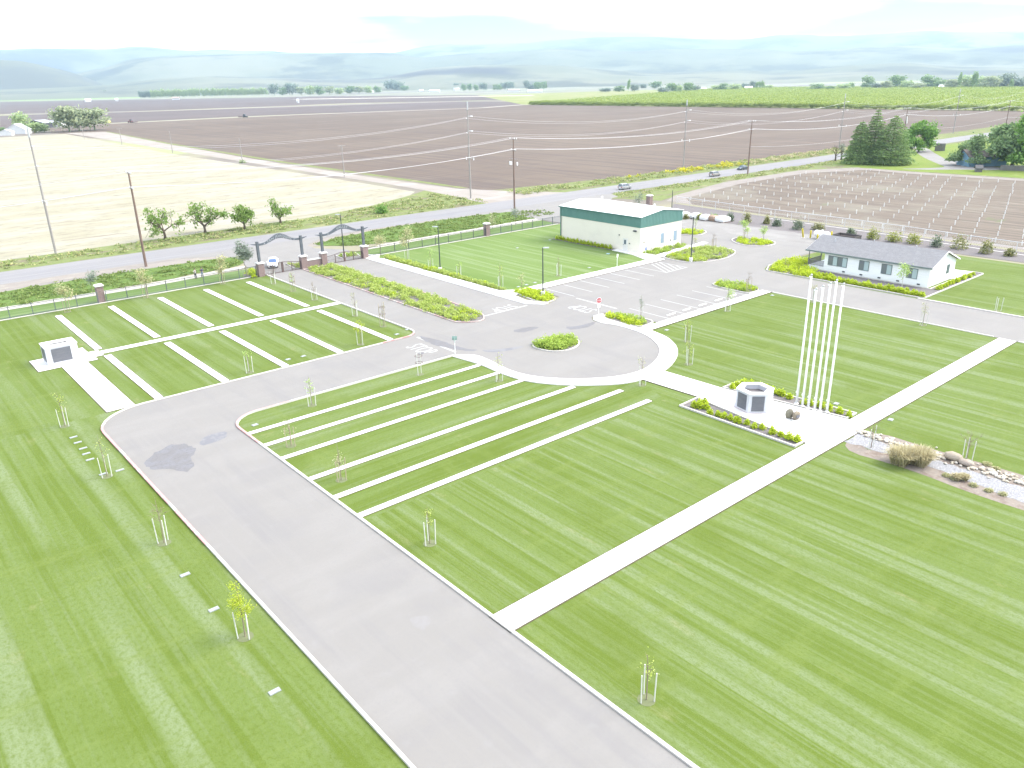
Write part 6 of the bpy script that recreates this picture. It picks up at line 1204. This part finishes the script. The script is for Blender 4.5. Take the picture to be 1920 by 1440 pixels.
# windbreak of poplars and the distant tree line
for k in range(46):
    u = k / 45; p = (264 + 236 * u + RPY.uniform(-1, 1), 184.3 - 5.5 * u); d = math.dist(g(*p), (0, 0)) / F; h = RPY.uniform(10.5, 14) * d; ft('poplar', FP[k % 2] if k > 3 else FD[k % 2], p, h, RPY.uniform(5.5, 8) * d, 'slender tree of the distant windbreak row at the left', 'distant windbreak row')
FAR = [(515, 179, 18, 16, 1), (530, 178.5, 12, 14, 0), (548, 178, 19, 18, 1), (566, 178, 12, 16, 2), (582, 178, 14, 16, 2), (600, 178, 13, 16, 0), (618, 177, 12, 16, 2), (636, 177, 10, 14, 2), (655, 176, 12, 16, 0), (672, 175.5, 11, 18, 2), (690, 175, 11, 14, 2), (708, 174, 10, 14, 0), (733, 170, 17, 20, 1), (747, 170, 18, 16, 1), (760, 170, 8, 14, 0),
       (842, 167, 9, 8, 1), (856, 167, 10, 8, 1), (870, 170, 10, 10, 0), (880, 170, 11, 9, 0), (893, 170, 9, 9, 0), (906, 170, 13, 13, 1), (932, 169, 9, 14, 0), (946, 168, 12, 16, 1), (957, 166, 14, 12, 1), (987, 168, 15, 10, 1), (998, 168, 11, 14, 1), (1010, 168, 12, 16, 0), (1020, 167, 12, 9, 0),
       (1135, 173, 7, 18, 1), (1162, 172, 9, 18, 0), (1190, 172, 12, 12, 1), (1206, 166, 9, 10, 1), (1228, 166, 11, 18, 0), (1243, 176, 13, 18, 1), (1262, 174, 15, 20, 0), (1274, 175, 12, 10, 2), (1292, 173, 15, 18, 0), (1305, 172, 12, 12, 1), (1341, 171, 9, 14, 2), (1356, 171, 12, 14, 0), (1376, 170, 10, 20, 2), (1397, 167, 11, 14, 1), (1412, 167, 13, 10, 1),
       (1440, 167, 6, 16, 2), (1483, 169, 4, 8, 0), (1530, 170, 10, 22, 0), (1556, 170, 7, 14, 0), (1580, 169, 9, 20, 2), (1592, 168, 10, 12, 0), (1625, 167, 18, 18, 0), (1646, 168, 10, 20, 1), (1662, 168, 12, 16, 2), (1682, 166, 19, 24, 0), (1700, 167, 12, 18, 2), (1720, 168, 9, 20, 2), (1741, 166, 18, 28, 0), (1766, 166, 12, 20, 0), (1784, 167, 13, 22, 2), (1812, 166, 18, 24, 2), (1838, 166, 16, 20, 2), (1856, 167, 17, 24, 2), (1872, 166, 15, 16, 0), (1886, 166, 21, 22, 1), (1908, 166, 18, 22, 1), (198, 181, 9, 5, 1)]
for k, (x, y, h, w_, q) in enumerate(FAR):
    d = math.dist(g(x, y), (0, 0)) / F; me = (FT[k % 2], FD[k % 2], FT[2 if k % 3 else 3])[q]; ft('distant_tree', me, (x, y), h * d * 1.05, w_ * d, ('mid green rounded tree', 'dark tree', 'pale green tree')[q] + ' in the distant tree line beyond the fields', 'distant tree line')
for x, y, h in ((1179, 173, 21), (1424, 168, 13), (1419, 168, 12), (1429, 168, 14), (1797, 167, 24), (1823, 167, 25), (1827, 167, 25), (1895, 167, 14)):
    d = math.dist(g(x, y), (0, 0)) / F; ft('cypress', CYP, (x, y), h * d, 6 * d, 'dark slim cypress in the distant tree line', 'distant cypresses')
HS = [(696, 173.5, 30, 12, 0, 'white farm building in front of the first dark distant trees'), (712, 172.5, 22, 10, 0, 'smaller white building left of the first dark distant trees'), (790, 172, 26, 14, 0, 'white building at the edge of the pale field left of the distant houses'), (815, 172.5, 60, 18, 0, 'long low pale building between the distant tree groups'),
      (856, 170, 34, 22, 0, 'white house with a high roof among distant trees'), (963, 172, 58, 26, 1, 'wide tan-roofed house in the distant tree line'), (1003, 174, 66, 18, 0, 'long white low building below the distant dark trees'), (1260, 172.5, 26, 16, 0, 'white house among the trees above the orchard'),
      (1318, 170, 18, 14, 0, 'small white house right of the trees above the orchard'), (1403, 168, 30, 14, 0, 'low pale roof before the slim cypresses'), (1655, 168, 34, 14, 0, 'pale roof glimpsed between the right distant trees'), (1768, 166.5, 24, 12, 0, 'pale building behind the orchard near the tall cypresses'),
      (165, 191, 26, 10, 0, 'long pale shed at the far edge of the left fields'), (219, 189.5, 12, 9, 0, 'small white shed at the far edge of the left fields'), (330, 187, 34, 8, 1, 'pale tan stack before the poplar windbreak'), (559, 193, 6, 4, 0, 'tiny white structure in the middle of the far plowed field')]
for i, (x, y, l_, w_, k, lb) in enumerate(HS):
    p = g(x, y); a = math.atan2(p[1], p[0]); farhouse('distant_house', (*p, 0), a + rad((i * 37) % 50 - 25), l_ * .55, w_ * .8, 4.2 if i not in (4,) else 6, 3.0, WH, RT if k else RW, lb, 0, 'distant buildings', .8)

# ------------------------------------------------------------------ the big orchard
OT = [blob_tree(20 + s, LF_ORCH, 868, .065) for s in range(4)]; op = []
for i in range(150):
    for j in range(230):
        x = 738 + 7.0 * i + RPY.gauss(0, .3); y = 826 - 5.6 * j + 2.9 * i + RPY.gauss(0, .4)
        if y > 1420 or y < -250 or x > 1900: continue
        if seen((x, y), 3) and RPY.random() > .03: op.append((x, y))
op.sort(key=lambda p: p[0] - .02 * p[1]); NEAR = op[:300]
for k, p in enumerate(NEAR): put('orchard_tree', OT[k % 4], (*p, 0), 'small bright green tree in the front rows of the big orchard', 'tree', 'front rows of the big orchard', RPY.uniform(0, 6), (5.6, 5.6, RPY.uniform(4.4, 5.4)))
P = np.array([p for p in op[300:]]); mb = MB(); k = 10; Q = np.repeat(P, k, 0); rg = np.random.default_rng(4); u = rg.normal(0, 1, (len(Q), 3)) * [1.15, 1.15, .8]; mb.leaves(np.column_stack([Q[:, 0] + u[:, 0], Q[:, 1] + u[:, 1], np.clip(2.9 + u[:, 2], .6, 5.2)]), .75, rg, .4, .8)
tag(mb.build('distant_orchard', LF_ORCH), 'rest of the big orchard reaching back behind its front rows', 'orchard', None, 'stuff')

# ------------------------------------------------------------------ the air between here and the hills
hz = MB().box(-4500, -4500, -30, 13000, 13000, 720).build('haze', bpy.data.materials.new('haze_air')); hz['kind'] = 'stuff'
hm = hz.data.materials[0]; hm.use_nodes = True; hn = hm.node_tree; hn.nodes.clear()
pv = hn.nodes.new('ShaderNodeVolumePrincipled'); ho = hn.nodes.new('ShaderNodeOutputMaterial'); hn.links.new(pv.outputs[0], ho.inputs['Volume'])
pv.inputs['Color'].default_value = (.57, .79, .94, 1); pv.inputs['Density'].default_value = 8.2e-5; pv.inputs['Anisotropy'].default_value = .2
